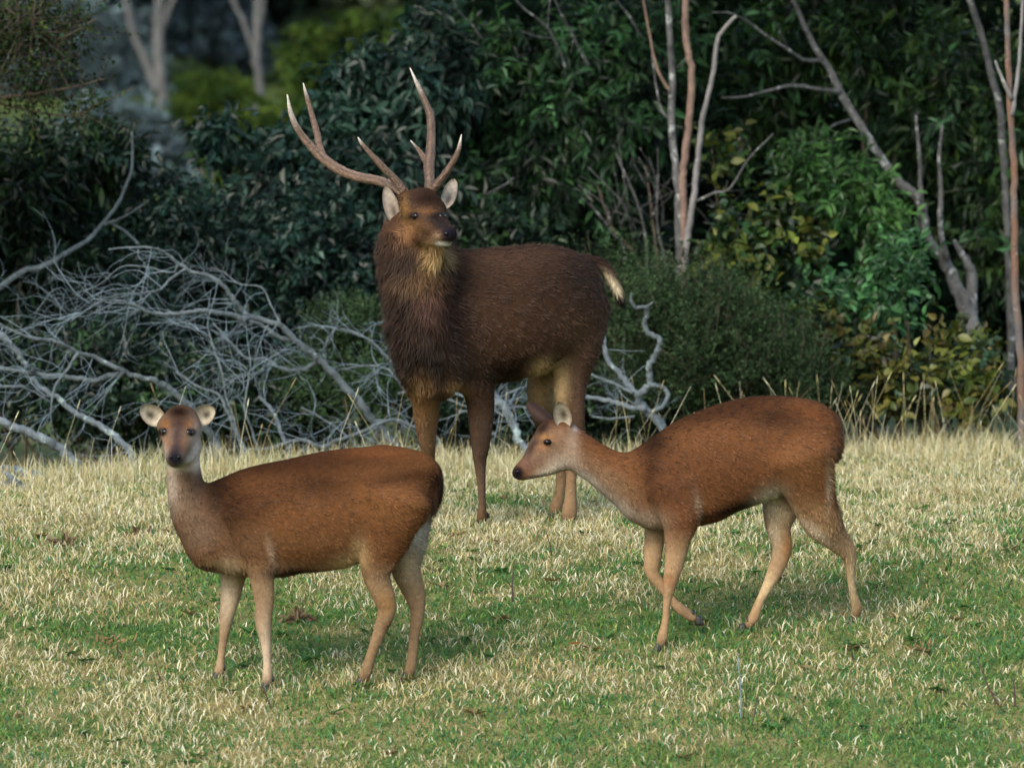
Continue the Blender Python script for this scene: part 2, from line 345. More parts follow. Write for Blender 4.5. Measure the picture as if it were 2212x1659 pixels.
def foliage(rs, blobs, n_sub, n_twig, per, L, W, cols, droop=.35, twig=.16, upness=.25, sub=(.22, .42), minz=None, simple=False):
    sb = sub_blobs(blobs, rs, n_sub, *sub); C_ = np.array([b[0] for b in sb]); R_ = np.array([b[1] for b in sb])
    k = rs.integers(0, len(sb), n_twig); dr = unit(rs.normal(0, 1, (n_twig, 3))); rad = rs.uniform(.25, 1, n_twig) ** .5
    base = C_[k] + dr * R_[k] * rad[:, None]; td = unit(dr + np.array([0, 0, upness]) + rs.normal(0, .5, (n_twig, 3))); tl = twig * rs.uniform(.5, 1.3, n_twig)
    tone = rs.uniform(.45, 1.6, len(sb))[k] * rs.uniform(.65, 1.4, n_twig); ci = rs.integers(0, len(cols), n_twig)
    m = n_twig * per; K = np.repeat(np.arange(n_twig), per); s = np.tile((np.arange(per) + .6) / per, n_twig)
    p = base[K] + td[K] * (s * tl[K])[:, None]; d = unit(td[K] * .55 + unit(rs.normal(0, 1, (m, 3))) * .85 + np.array([0, 0, -droop]))
    nr = unit(np.array([0, -.35, .8]) + rs.normal(0, .55, (m, 3))); cc = np.array(cols)[ci[K]] * (tone[K] * rs.uniform(.7, 1.35, m))[:, None]
    LL = L * rs.uniform(.6, 1.3, m); WW = W * rs.uniform(.75, 1.25, m) * LL / L
    if minz is not None:
        ok = p[:, 2] > gz(p[:, 0], p[:, 1]) + minz; p, d, nr, cc, LL, WW = p[ok], d[ok], nr[ok], cc[ok], LL[ok], WW[ok]
    v, q = leaf_mesh(p, d, nr, LL, WW, .15, simple); return v, q, np.repeat(cc, 4 if simple else 6, 0), (base, td, tl)
def E(u, v, y, ru, rv, ry):
    """ellipsoid from a frame pixel at distance y; ru, rv in frame px, ry in m"""
    return (P(u, v, y), (ru * y / F, ry, rv * y / F))
LEAF_PROTO = {}
def single_leaves(parent, rs, blobs, n, L, W, cols, mat, droop=.35, front=True):
    """the large leaves one can pick out: objects of their own sharing a few meshes"""
    key = (round(L, 3), round(W, 3), tuple(cols[0]))
    if key not in LEAF_PROTO:
        ms = []
        for c in cols:
            z = np.linspace(0, 1, 5); wv = np.array([.12, .8, 1., .62, 0.]) * W; xr = z * L; zr = -.18 * L * z ** 2
            v = np.concatenate([np.stack([xr, wv, zr + wv * .3], 1), np.stack([xr, 0 * wv, zr], 1), np.stack([xr, -wv, zr + wv * .3], 1)])
            i = np.arange(4); q = np.concatenate([np.stack([5 + i, 5 + i + 1, i + 1, i], 1), np.stack([10 + i, 11 + i, 6 + i, 5 + i], 1)])
            ms.append(mesh_data('leaf', v, [q], np.tile(np.array(c), (15, 1)), True, mat))
        LEAF_PROTO[key] = ms
    ms = LEAF_PROTO[key]; off = Vector(parent.location)
    for i in range(n):
        c, r = blobs[rs.integers(0, len(blobs))]; q = unit(rs.normal(0, 1, 3)); q[1] = -abs(q[1]) if front else q[1]
        p = np.array(c) + q * np.array(r) * rs.uniform(.75, 1.05); az = rs.uniform(0, 2 * math.pi); tilt = rs.normal(droop, .45)
        o = bpy.data.objects.new('leaf', ms[rs.integers(0, len(ms))]); C.objects.link(o); o.parent = parent; o.location = Vector(p) - off
        o.rotation_euler = (rs.normal(0, .5), tilt, az); s = rs.uniform(.7, 1.3); o.scale = (s, s, s)
def stems(parent, rs, base, tops, r0, mat, name='stem', sides=6):
    for t in tops:
        b = np.array(base) + np.array([rs.normal(0, .05), rs.normal(0, .04), 0]); b[2] = float(gz(b[0], b[1])) - .05; t = np.array(t)
        m1 = b + (t - b) * .35 + rs.normal(0, .05, 3); m2 = b + (t - b) * .7 + rs.normal(0, .06, 3)
        p = smooth_path([b, m1, m2, t], 5); v, q, c = tube(p, np.linspace(r0, r0 * .35, len(p)), sides, .1, rs); obj(name, v, [q, c], mat, parent)
def twiglets(parent, tw, rs, share, r=.0022):
    base, td, tl = tw; mb = MB(); k = np.nonzero(rs.random(len(base)) < share)[0]
    for i in k: mb.tube(np.array([base[i] - td[i] * tl[i] * .6, base[i] + td[i] * tl[i]]), [r, r * .5], 3)
    if mb.n: mb.build('twigs', M_STEM, parent, 'stuff')
def shrub(name, label, cat, seed, blobs, n_sub, n_twig, per, L, W, cols, mat, base_uv=None, singles=0, nstem=3, r0=.012, group=None, droop=.35, twig=.16, sub=(.22, .42), part='foliage', y=None, smat=None, tw=0., upness=.25, simple=False):
    rs = np.random.default_rng(seed); c0 = np.mean([b[0] for b in blobs], 0); bx, by = c0[0], c0[1]
    e = thing(name, (bx, by, float(gz(bx, by))), label, cat, group)
    v, q, c, t = foliage(rs, blobs, n_sub, n_twig, per, L, W, cols, droop, twig, upness, sub, .01, simple); obj(part, v, [q], mat, e, c, False, 'stuff')
    if nstem: stems(e, rs, (bx, by, 0), [b[0] + rs.normal(0, .3, 3) * np.array(b[1]) for b in [blobs[i] for i in rs.integers(0, len(blobs), nstem)]], r0, smat or M_STEM)
    if tw: twiglets(e, t, rs, tw)
    if singles: single_leaves(e, rs, blobs, singles, L * 1.15, W * 1.1, [np.array(k) * 1.25 for k in cols[:4]], mat, droop)
    return e
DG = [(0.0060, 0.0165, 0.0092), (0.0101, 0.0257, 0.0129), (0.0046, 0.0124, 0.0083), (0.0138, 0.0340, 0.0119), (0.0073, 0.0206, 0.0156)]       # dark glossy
BGn = [(0.0064, 0.0205, 0.0166), (0.0107, 0.0312, 0.0244), (0.0049, 0.0147, 0.0127), (0.0156, 0.0391, 0.0283)]                           # blue-green
MG = [(0.0124, 0.0332, 0.0091), (0.0199, 0.0477, 0.0124), (0.0083, 0.0232, 0.0083), (0.0270, 0.0539, 0.0116)]                             # mid green
YG = [(0.0459, 0.0612, 0.0107), (0.0581, 0.0673, 0.0122), (0.0306, 0.0490, 0.0107), (0.0673, 0.0643, 0.0153), (0.0245, 0.0398, 0.0122)]                     # yellow-green
FG = [(0.0202, 0.0394, 0.0179), (0.0269, 0.0493, 0.0233), (0.0152, 0.0305, 0.0152), (0.0322, 0.0560, 0.0246)]                            # fine soft bush
OL = [(.022, .045, .009), (.030, .056, .010), (.017, .035, .009), (.040, .060, .010)]                                 # far olive
FHAZE = [(0.0680, 0.1000, 0.1160), (0.0880, 0.1240, 0.1400), (0.0560, 0.0800, 0.0960)]                                                # far leaves, blue of distant haze put into their colour

grass()
# near edge of the thicket
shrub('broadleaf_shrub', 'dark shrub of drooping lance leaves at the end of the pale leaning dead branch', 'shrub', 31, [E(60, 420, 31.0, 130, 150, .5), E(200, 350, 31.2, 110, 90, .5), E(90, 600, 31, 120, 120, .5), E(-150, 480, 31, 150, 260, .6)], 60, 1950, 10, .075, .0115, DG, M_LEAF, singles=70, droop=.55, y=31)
shrub('dense_shrub', 'dense blue-green shrub behind the arching dead boughs', 'shrub', 32, [E(420, 520, 31.2, 190, 150, .5), E(560, 640, 31, 200, 180, .5), E(360, 720, 31, 200, 150, .5), E(690, 560, 31.2, 150, 170, .5)], 110, 4400, 9, .05, .012, BGn, M_LEAF, singles=60, simple=True)
shrub('broadleaf_shrub', 'tall blue-green shrub of broad hanging leaves beside the stag antlers', 'shrub', 33, [E(620, 380, 31.8, 120, 90, .45), E(740, 330, 31.9, 110, 120, .45), E(820, 420, 31.6, 160, 160, .5), E(850, 230, 32, 95, 130, .45), E(940, 160, 32, 95, 190, .5), E(470, 330, 32, 60, 60, .3), E(760, 160, 32, 55, 60, .3)], 80, 2100, 9, .084, .0155, BGn, M_LEAF, singles=110, droop=.7, tw=.1)
shrub('leafy_tree', 'dark thicket tree of drooping lance leaves behind the stag back', 'tree', 34, [E(1060, 180, 32.4, 170, 200, .6), E(1250, 200, 32.4, 200, 190, .6), E(1150, 380, 32.2, 180, 120, .5), E(1370, 120, 32.6, 170, 160, .6), E(1330, 300, 32.3, 120, 120, .5), E(1050, 480, 32, 120, 110, .45)], 120, 2600, 9, .080, .0115, DG[:2] + [(.03, .085, .035), (.026, .07, .022)], M_LEAF, singles=130, droop=.75, tw=.06)
shrub('dense_shrub', 'low dark shrub under the hanging leaves just behind the stag rump', 'shrub', 35, [E(1080, 560, 31.2, 150, 80, .4), E(1000, 640, 31.4, 180, 140, .5), E(1280, 520, 32.4, 160, 60, .4)], 50, 1500, 9, .06, .012, DG, M_LEAF, singles=30)
shrub('fine_leaved_bush', 'soft grey-green fine-leaved bush between the stag rump and the yellow-green saplings', 'bush', 36, [E(1400, 680, 29.9, 120, 110, .4), E(1530, 740, 29.8, 150, 150, .45), E(1660, 800, 29.7, 140, 120, .4), E(1420, 820, 29.8, 140, 120, .4), E(1750, 870, 29.7, 90, 80, .35), E(1330, 600, 30.1, 80, 60, .3)], 190, 7600, 10, .0215, .0042, FG, M_LEAFM, droop=.1, twig=.2, tw=.06, upness=.9, simple=True, sub=(.12, .34))
shrub('fine_leaved_bush', 'soft grey-green fine-leaved bush behind the stag chest', 'bush', 37, [E(760, 720, 30, 100, 90, .4), E(830, 830, 29.8, 120, 90, .4), E(700, 830, 30, 120, 90, .4)], 80, 3000, 9, .022, .0048, FG, M_LEAFM, droop=.1, twig=.11, upness=.7, simple=True)
shrub('dense_shrub', 'dark low undergrowth beneath the tangled dead boughs', 'shrub', 38, [E(150, 820, 30.2, 220, 120, .5), E(420, 860, 30.2, 220, 110, .5), E(640, 880, 30.2, 180, 100, .5), E(-120, 850, 30.2, 200, 140, .5)], 90, 3000, 9, .045, .011, DG, M_LEAF, simple=True)
shrub('broadleaf_sapling', 'yellow-green round-leaved sapling between the bare trunks and the leaning tree', 'sapling', 39, [E(1620, 430, 30.9, 70, 60, .3), E(1590, 560, 30.8, 70, 90, .3), E(1650, 690, 30.6, 80, 90, .3), E(1720, 540, 30.9, 60, 90, .3), E(1560, 330, 31.2, 60, 60, .3)], 34, 260, 7, .058, .017, YG[:3] + MG[:3] + DG[:2], M_LEAF, singles=150, nstem=5, r0=.008, droop=.2, smat=M_STEM)
shrub('leafy_sapling', 'bright green sapling with upright leaf sprays under the leaning trunk', 'sapling', 40, [E(1920, 620, 30.2, 85, 70, .3), E(1870, 700, 30.2, 80, 70, .3), E(1960, 560, 30.3, 40, 40, .2), E(1800, 650, 30.4, 60, 80, .3)], 30, 230, 8, .055, .011, [(.024, .075, .028), (.032, .095, .032), (.02, .06, .026)], M_LEAF, singles=140, nstem=6, r0=.007, droop=.1, smat=M_BARKG)
shrub('broadleaf_sapling', 'low yellow-green leafy shrub at the foot of the leaning tree', 'shrub', 41, [E(1880, 810, 29.8, 100, 90, .3), E(2000, 840, 29.7, 110, 80, .35), E(2110, 850, 29.6, 80, 80, .3), E(2060, 760, 29.9, 70, 70, .3), E(1770, 740, 30.1, 70, 110, .3)], 46, 420, 7, .056, .017, YG + DG[:2] + [(.06, .05, .015)], M_LEAF, singles=200, nstem=7, r0=.007, droop=.15, smat=M_BARKG)
shrub('fern_shrub', 'fresh green leaf sprays halfway up the dark gap beside the leaning trunk', 'shrub', 42, [E(1830, 420, 31.2, 90, 70, .3), E(1900, 490, 31.2, 80, 60, .3), E(1760, 360, 31.4, 60, 60, .3)], 26, 300, 8, .07, .011, [(.022, .066, .017), (.034, .085, .022), (.018, .052, .016)], M_LEAF, singles=60, droop=.35)
shrub('leafy_tree', 'tall tree of hanging green lance leaves over the leaning trunk', 'tree', 43, [E(1700, 120, 33.2, 180, 150, .6), E(1900, 90, 33, 180, 150, .6), E(2080, 200, 32.6, 150, 230, .6), E(2130, 480, 32.4, 110, 220, .5), E(2000, 330, 32.8, 120, 120, .5), E(1620, 260, 33.2, 120, 120, .5), E(2280, 300, 32.6, 160, 300, .6), E(1850, -150, 33.4, 500, 130, .9)], 150, 2500, 9, .084, .0115, MG + DG[:2] + [(.04, .10, .045)], M_LEAF, singles=190, droop=.55, nstem=2, r0=.02, tw=.04)
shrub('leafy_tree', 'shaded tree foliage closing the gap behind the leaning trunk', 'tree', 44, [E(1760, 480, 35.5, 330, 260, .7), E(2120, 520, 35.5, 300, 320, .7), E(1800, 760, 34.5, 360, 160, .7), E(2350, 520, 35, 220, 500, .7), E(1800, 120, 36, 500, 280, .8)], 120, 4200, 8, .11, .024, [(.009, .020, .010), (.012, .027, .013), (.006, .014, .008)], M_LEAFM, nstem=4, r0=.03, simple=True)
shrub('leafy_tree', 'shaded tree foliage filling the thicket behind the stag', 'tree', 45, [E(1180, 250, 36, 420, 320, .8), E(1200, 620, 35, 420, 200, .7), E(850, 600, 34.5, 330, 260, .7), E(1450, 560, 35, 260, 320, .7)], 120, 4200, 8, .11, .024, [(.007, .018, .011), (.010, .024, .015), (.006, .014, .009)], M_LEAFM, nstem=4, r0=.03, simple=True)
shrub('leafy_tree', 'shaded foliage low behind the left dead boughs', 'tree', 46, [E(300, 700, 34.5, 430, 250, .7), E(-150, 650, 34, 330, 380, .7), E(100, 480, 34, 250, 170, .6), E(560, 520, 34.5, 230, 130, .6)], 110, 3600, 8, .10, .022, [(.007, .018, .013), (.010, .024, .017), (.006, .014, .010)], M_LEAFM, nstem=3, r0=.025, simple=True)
shrub('small_leaved_tree', 'dark tree bough of tiny leaves hanging in from the upper left', 'tree', 47, [E(30, 60, 29.4, 130, 120, .4), E(110, 80, 29.3, 85, 100, .35), E(40, 190, 29.4, 110, 50, .3), E(-170, 120, 29.5, 180, 260, .6), E(230, 205, 29.3, 60, 18, .15), E(170, 238, 29.3, 60, 14, .15)], 90, 1900, 8, .026, .008, [(.014, .025, .008), (.024, .038, .010), (.010, .018, .008), (.014, .03, .016)], M_LEAFM, nstem=0, twig=.22, droop=.2, tw=.6, part='crown', sub=(.12, .3), simple=True)

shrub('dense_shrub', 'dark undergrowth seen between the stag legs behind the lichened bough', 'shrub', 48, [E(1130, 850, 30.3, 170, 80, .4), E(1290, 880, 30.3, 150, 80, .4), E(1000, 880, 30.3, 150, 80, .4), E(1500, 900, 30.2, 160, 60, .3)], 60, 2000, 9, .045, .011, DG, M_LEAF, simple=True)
# crowns added to the thicket trees, unseen above the frame, to shade the thicket
def shade_crown(prefix, label_part, blobs, seed, cols, n=520):
    e = [o for o in C.objects if o.get('label', '').startswith(label_part)][0]; rs = np.random.default_rng(seed)
    v, q, c, _ = foliage(rs, blobs, 40, n, 6, .24, .07, cols, .4, .35, simple=True); obj('crown', v, [q], M_LEAFM, e, c, False, 'stuff')
def XB(x, y, z, rx, ry, rz): return (np.array([x, y, z]), (rx, ry, rz))
shade_crown('', 'tall tree of hanging green', [XB(2.0, 31, 4.6, 2.4, 2.2, 1.5), XB(3.6, 30.5, 4.0, 1.8, 2.2, 1.6)], 201, MG, 800)
shade_crown('', 'dark thicket tree of drooping', [XB(.3, 31, 4.3, 1.8, 2.2, 1.4), XB(-.7, 32, 4.6, 1.6, 2.2, 1.4)], 202, DG, 800)
shade_crown('', 'shaded foliage low behind', [XB(-2.6, 32.5, 5.0, 2.0, 2.2, 1.6), XB(-4.2, 31, 4.6, 1.6, 2.4, 1.6)], 203, DG, 700)
shade_crown('', 'shaded tree foliage closing', [XB(2.5, 35, 6.0, 3.2, 2.4, 2.2)], 204, DG, 600)
shade_crown('', 'shaded tree foliage filling', [XB(-.5, 36, 6.2, 3.2, 2.4, 2.2)], 205, DG, 600)

# ---------------------------------------------------------------- traced wood: frame px (u, v, r) at distances y0..y1
def trace(pts, y0, y1=None, rs=None, kink=0., n=5):
    c = smooth_path(pts, n); y = np.linspace(y0, y1 if y1 is not None else y0, len(c)); w = P(c[:, 0], c[:, 1], y)
    if kink and rs is not None:
        j = rs.normal(0, kink, w.shape); j[0] = 0; j[-1] = 0; w = w + j * (c[:, 2] * y / F)[:, None]
    return w, np.maximum(c[:, 2], .6) * y / F
def wood(name, parent, pts, mat, y0, y1=None, rs=None, sides=9, rough=.10, kink=.12):
    if name in ('branch', 'twig'):        # branches are sub-parts of the stem that carries them
        st = [c_ for c_ in parent.children if c_.name.split('.')[0] in ('trunk', 'stalk')]; parent = st[0] if st else parent
    w, r = trace(pts, y0, y1, rs, kink); v, q, c = tube(w, r, sides, rough, rs); obj(name, v, [q, c], mat, parent); return w, r
rsw = np.random.default_rng(77)
def lin(pts, r0, r1):
    n = len(pts); return [(u, v, r0 + (r1 - r0) * i / (n - 1)) for i, (u, v) in enumerate(pts)]
# three-stemmed tree
b = P(1478, 600, 31.0); t3 = thing('bare_stemmed_tree', (b[0], 31.0, float(gz(b[0], 31.))), 'tree of three slim bare stems, one tan and one pale and curved', 'tree')
wood('trunk', t3, lin([(1438, -60), (1447, 60), (1452, 174), (1452, 290), (1463, 395), (1467, 494), (1470, 600), (1474, 860)], 6, 11), M_BARKG, 31.1, 31.0, rsw)
wood('trunk', t3, lin([(1478, -60), (1479, 20), (1482, 87), (1494, 157), (1490, 244), (1481, 325), (1475, 383), (1476, 442), (1479, 560), (1480, 860)], 7.5, 8.5), M_BARKR, 30.9, 30.95, rsw)
wood('trunk', t3, lin([(1590, 35), (1571, 55), (1551, 87), (1539, 168), (1522, 238), (1513, 290), (1504, 378), (1493, 465), (1483, 545), (1480, 860)], 4, 8), M_BARKP, 30.7, 30.9, rsw)
wood('branch', t3, lin([(1503, 436), (1540, 418), (1577, 407), (1618, 343), (1670, 290)], 3.5, 1.5), M_BARKG, 30.75, 30.5, rsw, 6)
wood('branch', t3, lin([(1452, 205), (1420, 150), (1400, 60), (1385, -30)], 4, 2), M_BARKR, 31.1, 31.2, rsw, 6); wood('branch', t3, lin([(1452, 260), (1430, 240), (1418, 190), (1408, 120)], 3.5, 1.5), M_BARKG, 31.1, 31.3, rsw, 6)
# bare grey branches hanging among the dark leaves
dk = [o for o in C.objects if o.get('label', '').startswith('dark thicket tree of drooping')][0]
for pts, r in (([(975, -10), (992, 27), (1018, 52), (1043, 88)], 3.2), ([(1100, -20), (1128, 16), (1160, 40), (1183, 61), (1196, 84), (1212, 118), (1222, 150)], 3), ([(1125, 68), (1160, 80), (1196, 84)], 2.2), ([(1190, -30), (1199, 0), (1215, 36), (1234, 71), (1252, 108), (1272, 142)], 3.4), ([(1183, 61), (1186, 20), (1190, -20)], 2), ([(1320, -40), (1331, 0), (1357, 32), (1372, 58), (1384, 80)], 3.2), ([(1050, 420), (1090, 400), (1110, 385)], 2.5), ([(1240, 60), (1238, 90), (1232, 120)], 1.8)):
    wood('branch', dk, lin(pts, r * .6, r), M_BARKG, 31.5, 31.7, rsw, 6)
# grey leaning tree
b = G(2112, 935); t4 = thing('leaning_tree', (P(2110, 800, 31.4)[0], 31.4, float(gz(P(2110, 800, 31.4)[0], 31.4))), 'grey lichened trunk leaning up to the left with a forked base', 'tree')
wood('trunk', t4, [(2122, 900, 19), (2106, 732, 17), (2082, 656, 16), (2059, 604, 14), (2036, 558, 12.5), (2007, 523, 11), (1995, 465, 10.5), (1984, 430, 11), (1937, 389, 10), (1896, 331, 9.5), (1862, 279, 9), (1821, 209, 8.5), (1792, 151, 7.5), (1763, 105, 6.5), (1735, 50, 5.5), (1690, -50, 4.5)], M_BARKG, 31.4, 31.9, rsw, 12)
wood('trunk', t4, lin([(2096, 690), (2100, 600), (2085, 560), (2060, 520)], 15, 5), M_BARKG, 31.5, 31.8, rsw, 9)
wood('limb', t4, lin([(2046, 560), (2031, 494), (2033, 407), (2029, 349), (2035, 270)], 7.5, 3), M_BARKG, 31.45, 31.3, rsw, 7); wood('limb', t4, lin([(1994, 460), (1988, 400), (1986, 330), (1978, 250)], 6, 3), M_BARKG, 31.45, 31.4, rsw, 7)
for pts, r in (([(1815, 200), (1763, 192), (1705, 186), (1658, 197), (1612, 209), (1560, 212)], 5.5), ([(1775, 130), (1735, 130), (1705, 110), (1652, 75), (1612, 46), (1577, 29), (1540, 28)], 5), ([(1838, 258), (1798, 273), (1763, 302), (1725, 320)], 3), ([(1705, 112), (1680, 60), (1660, 10)], 3)):
    wood('branch', t4, lin(pts, r, r * .35), M_BARKG, 31.75, 31.2, rsw, 6)
# slim tree at the edge
t5 = thing('slim_tree', (P(2207, 900, 29.4)[0], 29.4, float(gz(P(2207, 900, 29.4)[0], 29.4))), 'slim straight tree with reddish peeling lower bark by the yellow-green shrub', 'tree')
wood('trunk', t5, lin([(2208, 985), (2207, 900), (2204, 755), (2193, 639), (2190, 465), (2190, 349), (2182, 232), (2178, 116), (2175, 29), (2172, -60)], 10, 5.5), M_BARKM, 29.4, 29.5, rsw)
wood('branch', t5, lin([(2186, 215), (2165, 170), (2150, 132)], 5, 2.5), M_BARKP, 29.45, 29.4, rsw, 7); wood('branch', t5, lin([(2186, 250), (2200, 150), (2206, 60), (2212, -40)], 5, 3), M_BARKP, 29.45, 29.5, rsw, 7)
t6 = thing('slim_tree', (P(2170, 800, 32)[0], 32, float(gz(P(2170, 800, 32)[0], 32.))), 'slim grey trunk slanting behind the tree with reddish bark', 'tree')
wood('trunk', t6, lin([(2185, 880), (2180, 600), (2168, 350), (2158, 232), (2140, 157), (2123, 87), (2094, 0), (2070, -60)], 9, 6.5), M_BARKG, 32, 32, rsw)
# thin stems in the dark gap behind the stag rump
for i, (u0, v0, u1, v1) in enumerate(((1400, 600, 1330, 330), (1420, 590, 1395, 360), (1440, 600, 1420, 380), (1385, 590, 1290, 400), (1350, 560, 1275, 440), (1535, 620, 1550, 430), (1560, 640, 1600, 470))):
    q = P(u0, v0, 31.6); s = thing('thin_stem', (q[0], 31.6, float(gz(q[0], 31.6))), 'thin bare grey-brown stem in the gap by the three-stemmed tree', 'stem', 'thin stems in the dark gap')
    wood('stalk', s, lin([(u0 + rsw.normal(0, 4), 860), (u0, v0), ((u0 + u1) / 2 + rsw.normal(0, 8), (v0 + v1) / 2), (u1, v1)], 4.2, 2), M_STEM if i % 2 else M_BARKG, 31.6, 31.8, rsw, 6)
    wood('twig', s, lin([((u0 + u1) / 2, (v0 + v1) / 2), ((u0 + u1) / 2 + rsw.normal(0, 25), (v0 + v1) / 2 - 50), (u1 + rsw.normal(0, 60), v1 - 40)], 2, 1), M_BARKG, 31.7, 31.6, rsw, 5)
    for k in range(4):
        f_ = rsw.uniform(.2, .9); au, av = u0 + (u1 - u0) * f_, v0 + (v1 - v0) * f_
        wood('twig', s, lin([(au, av), (au + rsw.normal(0, 22), av - 30), (au + rsw.normal(0, 45), av - rsw.uniform(40, 110))], 1.5, .8), M_BARKG, 31.7, 31.5, rsw, 4)
# bough that carries the small-leaved foliage, upper left
ht = [o for o in C.objects if o.name.startswith('small_leaved_tree')][0]; bx = P(-420, 500, 29.6)[0]
wood('trunk', ht, lin([(-420, 1000), (-410, 600), (-395, 250), (-360, -60), (-340, -400)], 34, 22), M_BARKG, 29.6, 29.6, rsw, 12)
for pts, r in (([(-395, 230), (-250, 150), (-80, 120), (40, 110), (140, 80), (210, 40)], 9), ([(-390, 280), (-200, 230), (-40, 215), (60, 205), (150, 190), (230, 170)], 7), ([(-80, 120), (20, 60), (90, 10)], 4), ([(-40, 215), (70, 240), (160, 250), (240, 215), (290, 190)], 3)):
    wood('branch', ht, lin(pts, r, 1.2), M_STEM, 29.5, 29.3, rsw, 6)
# pale dead branch leaning through the left shrub
dl = thing('dead_branch', P(-60, 700, 30.2), 'pale lichened dead branch slanting up through the dark left shrub', 'branch')
dl.location.z = float(gz(dl.location.x, 30.2))
wood('limb', dl, lin([(-120, 940), (-60, 680), (0, 621), (50, 587), (96, 575), (147, 545), (193, 516), (218, 487), (252, 445), (268, 411), (285, 361), (285, 285)], 8, 2.4), M_DEAD, 30.2, 30.4, rsw)
wood('limb', dl, lin([(218, 487), (235, 482), (273, 466), (323, 432)], 4.5, 1.6), M_DEAD, 30.35, 30.2, rsw, 7); wood('limb', dl, lin([(235, 482), (268, 498), (302, 529)], 3.5, 1.5), M_DEAD, 30.35, 30.2, rsw, 6)

# ---------------------------------------------------------------- fallen dead boughs with their twigs
def grow(rs, p, d, L, r, lev, out, pull, wig=.22):
    n = max(4, int(L / .035)); pts = [p]; q = p.copy(); dd = d.copy(); cur = rs.normal(0, .13, 3); cur2 = rs.normal(0, .27, 3); ph = rs.uniform(0, 6)
    for i in range(n):
        dd = unit(dd + cur * .7 + cur2 * math.sin(i * .55 + ph) + rs.normal(0, wig, 3) * .5 + pull * .10); q = q + dd * L / n
        if q[2] < gz(q[0], q[1]) + .01: q[2] = float(gz(q[0], q[1])) + .01; dd[2] = abs(dd[2]) * .5
        pts.append(q.copy())
    pts = np.array(pts); out.append((pts, np.linspace(r, r * .35, n + 1)))
    if lev > 0:
        for k in range(rs.integers(1, 4)):
            i = rs.integers(1, n); t = unit(pts[min(i + 1, n)] - pts[i - 1]); s = unit(np.cross(t, rs.normal(0, 1, 3)))
            grow(rs, pts[i], unit(t * .9 + s * .55), L * rs.uniform(.35, .7), r * .6, lev - 1, out, pull, wig)
def bough(label, seed, limbs, base_uv, pull, dens, tl=(.18, .5), mat=M_DEAD, tr=.0023, name='fallen_bough'):
    rs = np.random.default_rng(seed); q = P(base_uv[0], base_uv[1], limbs[0][3]); e = thing(name, (q[0], q[1], float(gz(q[0], q[1]))), label, 'dead branch', 'fallen dead boughs')
    out = []
    for pts, r0, r1, y0, y1, td, *mm in limbs:
        pts = list(pts); pts = pts + [(pts[-1][0] + 8, pts[-1][1] + 45)] if pts[-1][1] > 930 else pts; w, r = trace(lin(pts, r0 * .74, r1 * .74), y0, y1, rs, .2, 6); v, f, c = tube(w, r, 8, .2, rs); obj('limb', v, [f, c], mm[0] if mm else mat, e)
        Ltot = np.linalg.norm(np.diff(w, axis=0), axis=1).sum()
        for _ in range(int(Ltot * dens * td * .85)):
            i = rs.integers(1, len(w) - 1); t = unit(w[i + 1] - w[i - 1]); s = unit(np.cross(t, rs.normal(0, 1, 3)))
            grow(rs, w[i], unit(t * rs.choice([-.6, .6]) + s * .7 + np.array(pull) * 1.5), rs.uniform(*tl), min(tr, r[i] * .6), 2, out, np.array(pull))
    mb = MB()
    for p, r in out: mb.tube(p, r, 3)
    if out: mb.build('twigs', M_TWIG, e, 'stuff')
    return e
LP = (-.6, -.05, -.25)
bough('big arching grey dead bough whose fine twigs sweep left, lying beside the stag', 51, [
    ([(234, 539), (282, 535), (335, 537), (363, 551), (403, 581), (468, 605), (500, 641), (536, 682), (605, 702), (645, 742), (686, 771), (726, 815), (766, 859), (799, 900), (827, 936), (858, 972)], 2.4, 15, 28.3, 28.8, 1.0),
    ([(536, 690), (484, 678), (436, 672), (375, 678), (323, 674), (274, 654), (226, 650), (181, 674), (153, 694)], 9, 1.8, 28.4, 27.9, 1.6),
    ([(403, 581), (371, 601), (347, 625), (311, 633), (262, 636), (218, 647)], 5.5, 1.5, 28.35, 28.1, 1.3), ([(385, 572), (371, 589), (315, 577), (262, 577), (218, 613), (169, 633)], 3.5, 1.2, 28.35, 28.5, 1.2),
    ([(690, 776), (678, 787), (645, 799), (605, 795), (573, 775), (536, 775), (500, 742), (460, 698)], 8, 3, 28.65, 28.9, 1.0), ([(608, 704), (585, 658), (565, 621), (516, 613), (484, 589), (455, 578)], 3, 1.2, 28.5, 28.7, .8),
    ([(640, 738), (600, 728), (560, 700), (520, 690)], 8, 5, 28.6, 28.5, .8)], (858, 972), LP, 12, (.2, .62))
bough('long low dead bough with curled twigs behind the hind that looks outward', 52, [
    ([(-40, 690), (0, 702), (60, 728), (121, 738), (169, 762), (202, 771), (250, 795), (282, 809), (331, 823), (363, 839), (403, 871), (430, 905), (470, 965)], 3, 13, 27.9, 28.4, 1.2),
    ([(169, 762), (145, 799), (121, 831), (113, 859), (109, 892), (92, 925)], 5, 2, 28.0, 27.8, 1.2), ([(270, 806), (250, 811), (202, 821), (149, 815), (81, 807), (0, 795), (-60, 790)], 10, 5, 28.15, 28.4, 1.0),
    ([(0, 722), (28, 750), (52, 783), (72, 802)], 9, 8, 28.2, 28.3, .5, M_DEADL), ([(-50, 840), (20, 835), (60, 840), (110, 870)], 5, 3, 27.9, 28, 1.4)], (470, 965), LP, 12, (.2, .62))
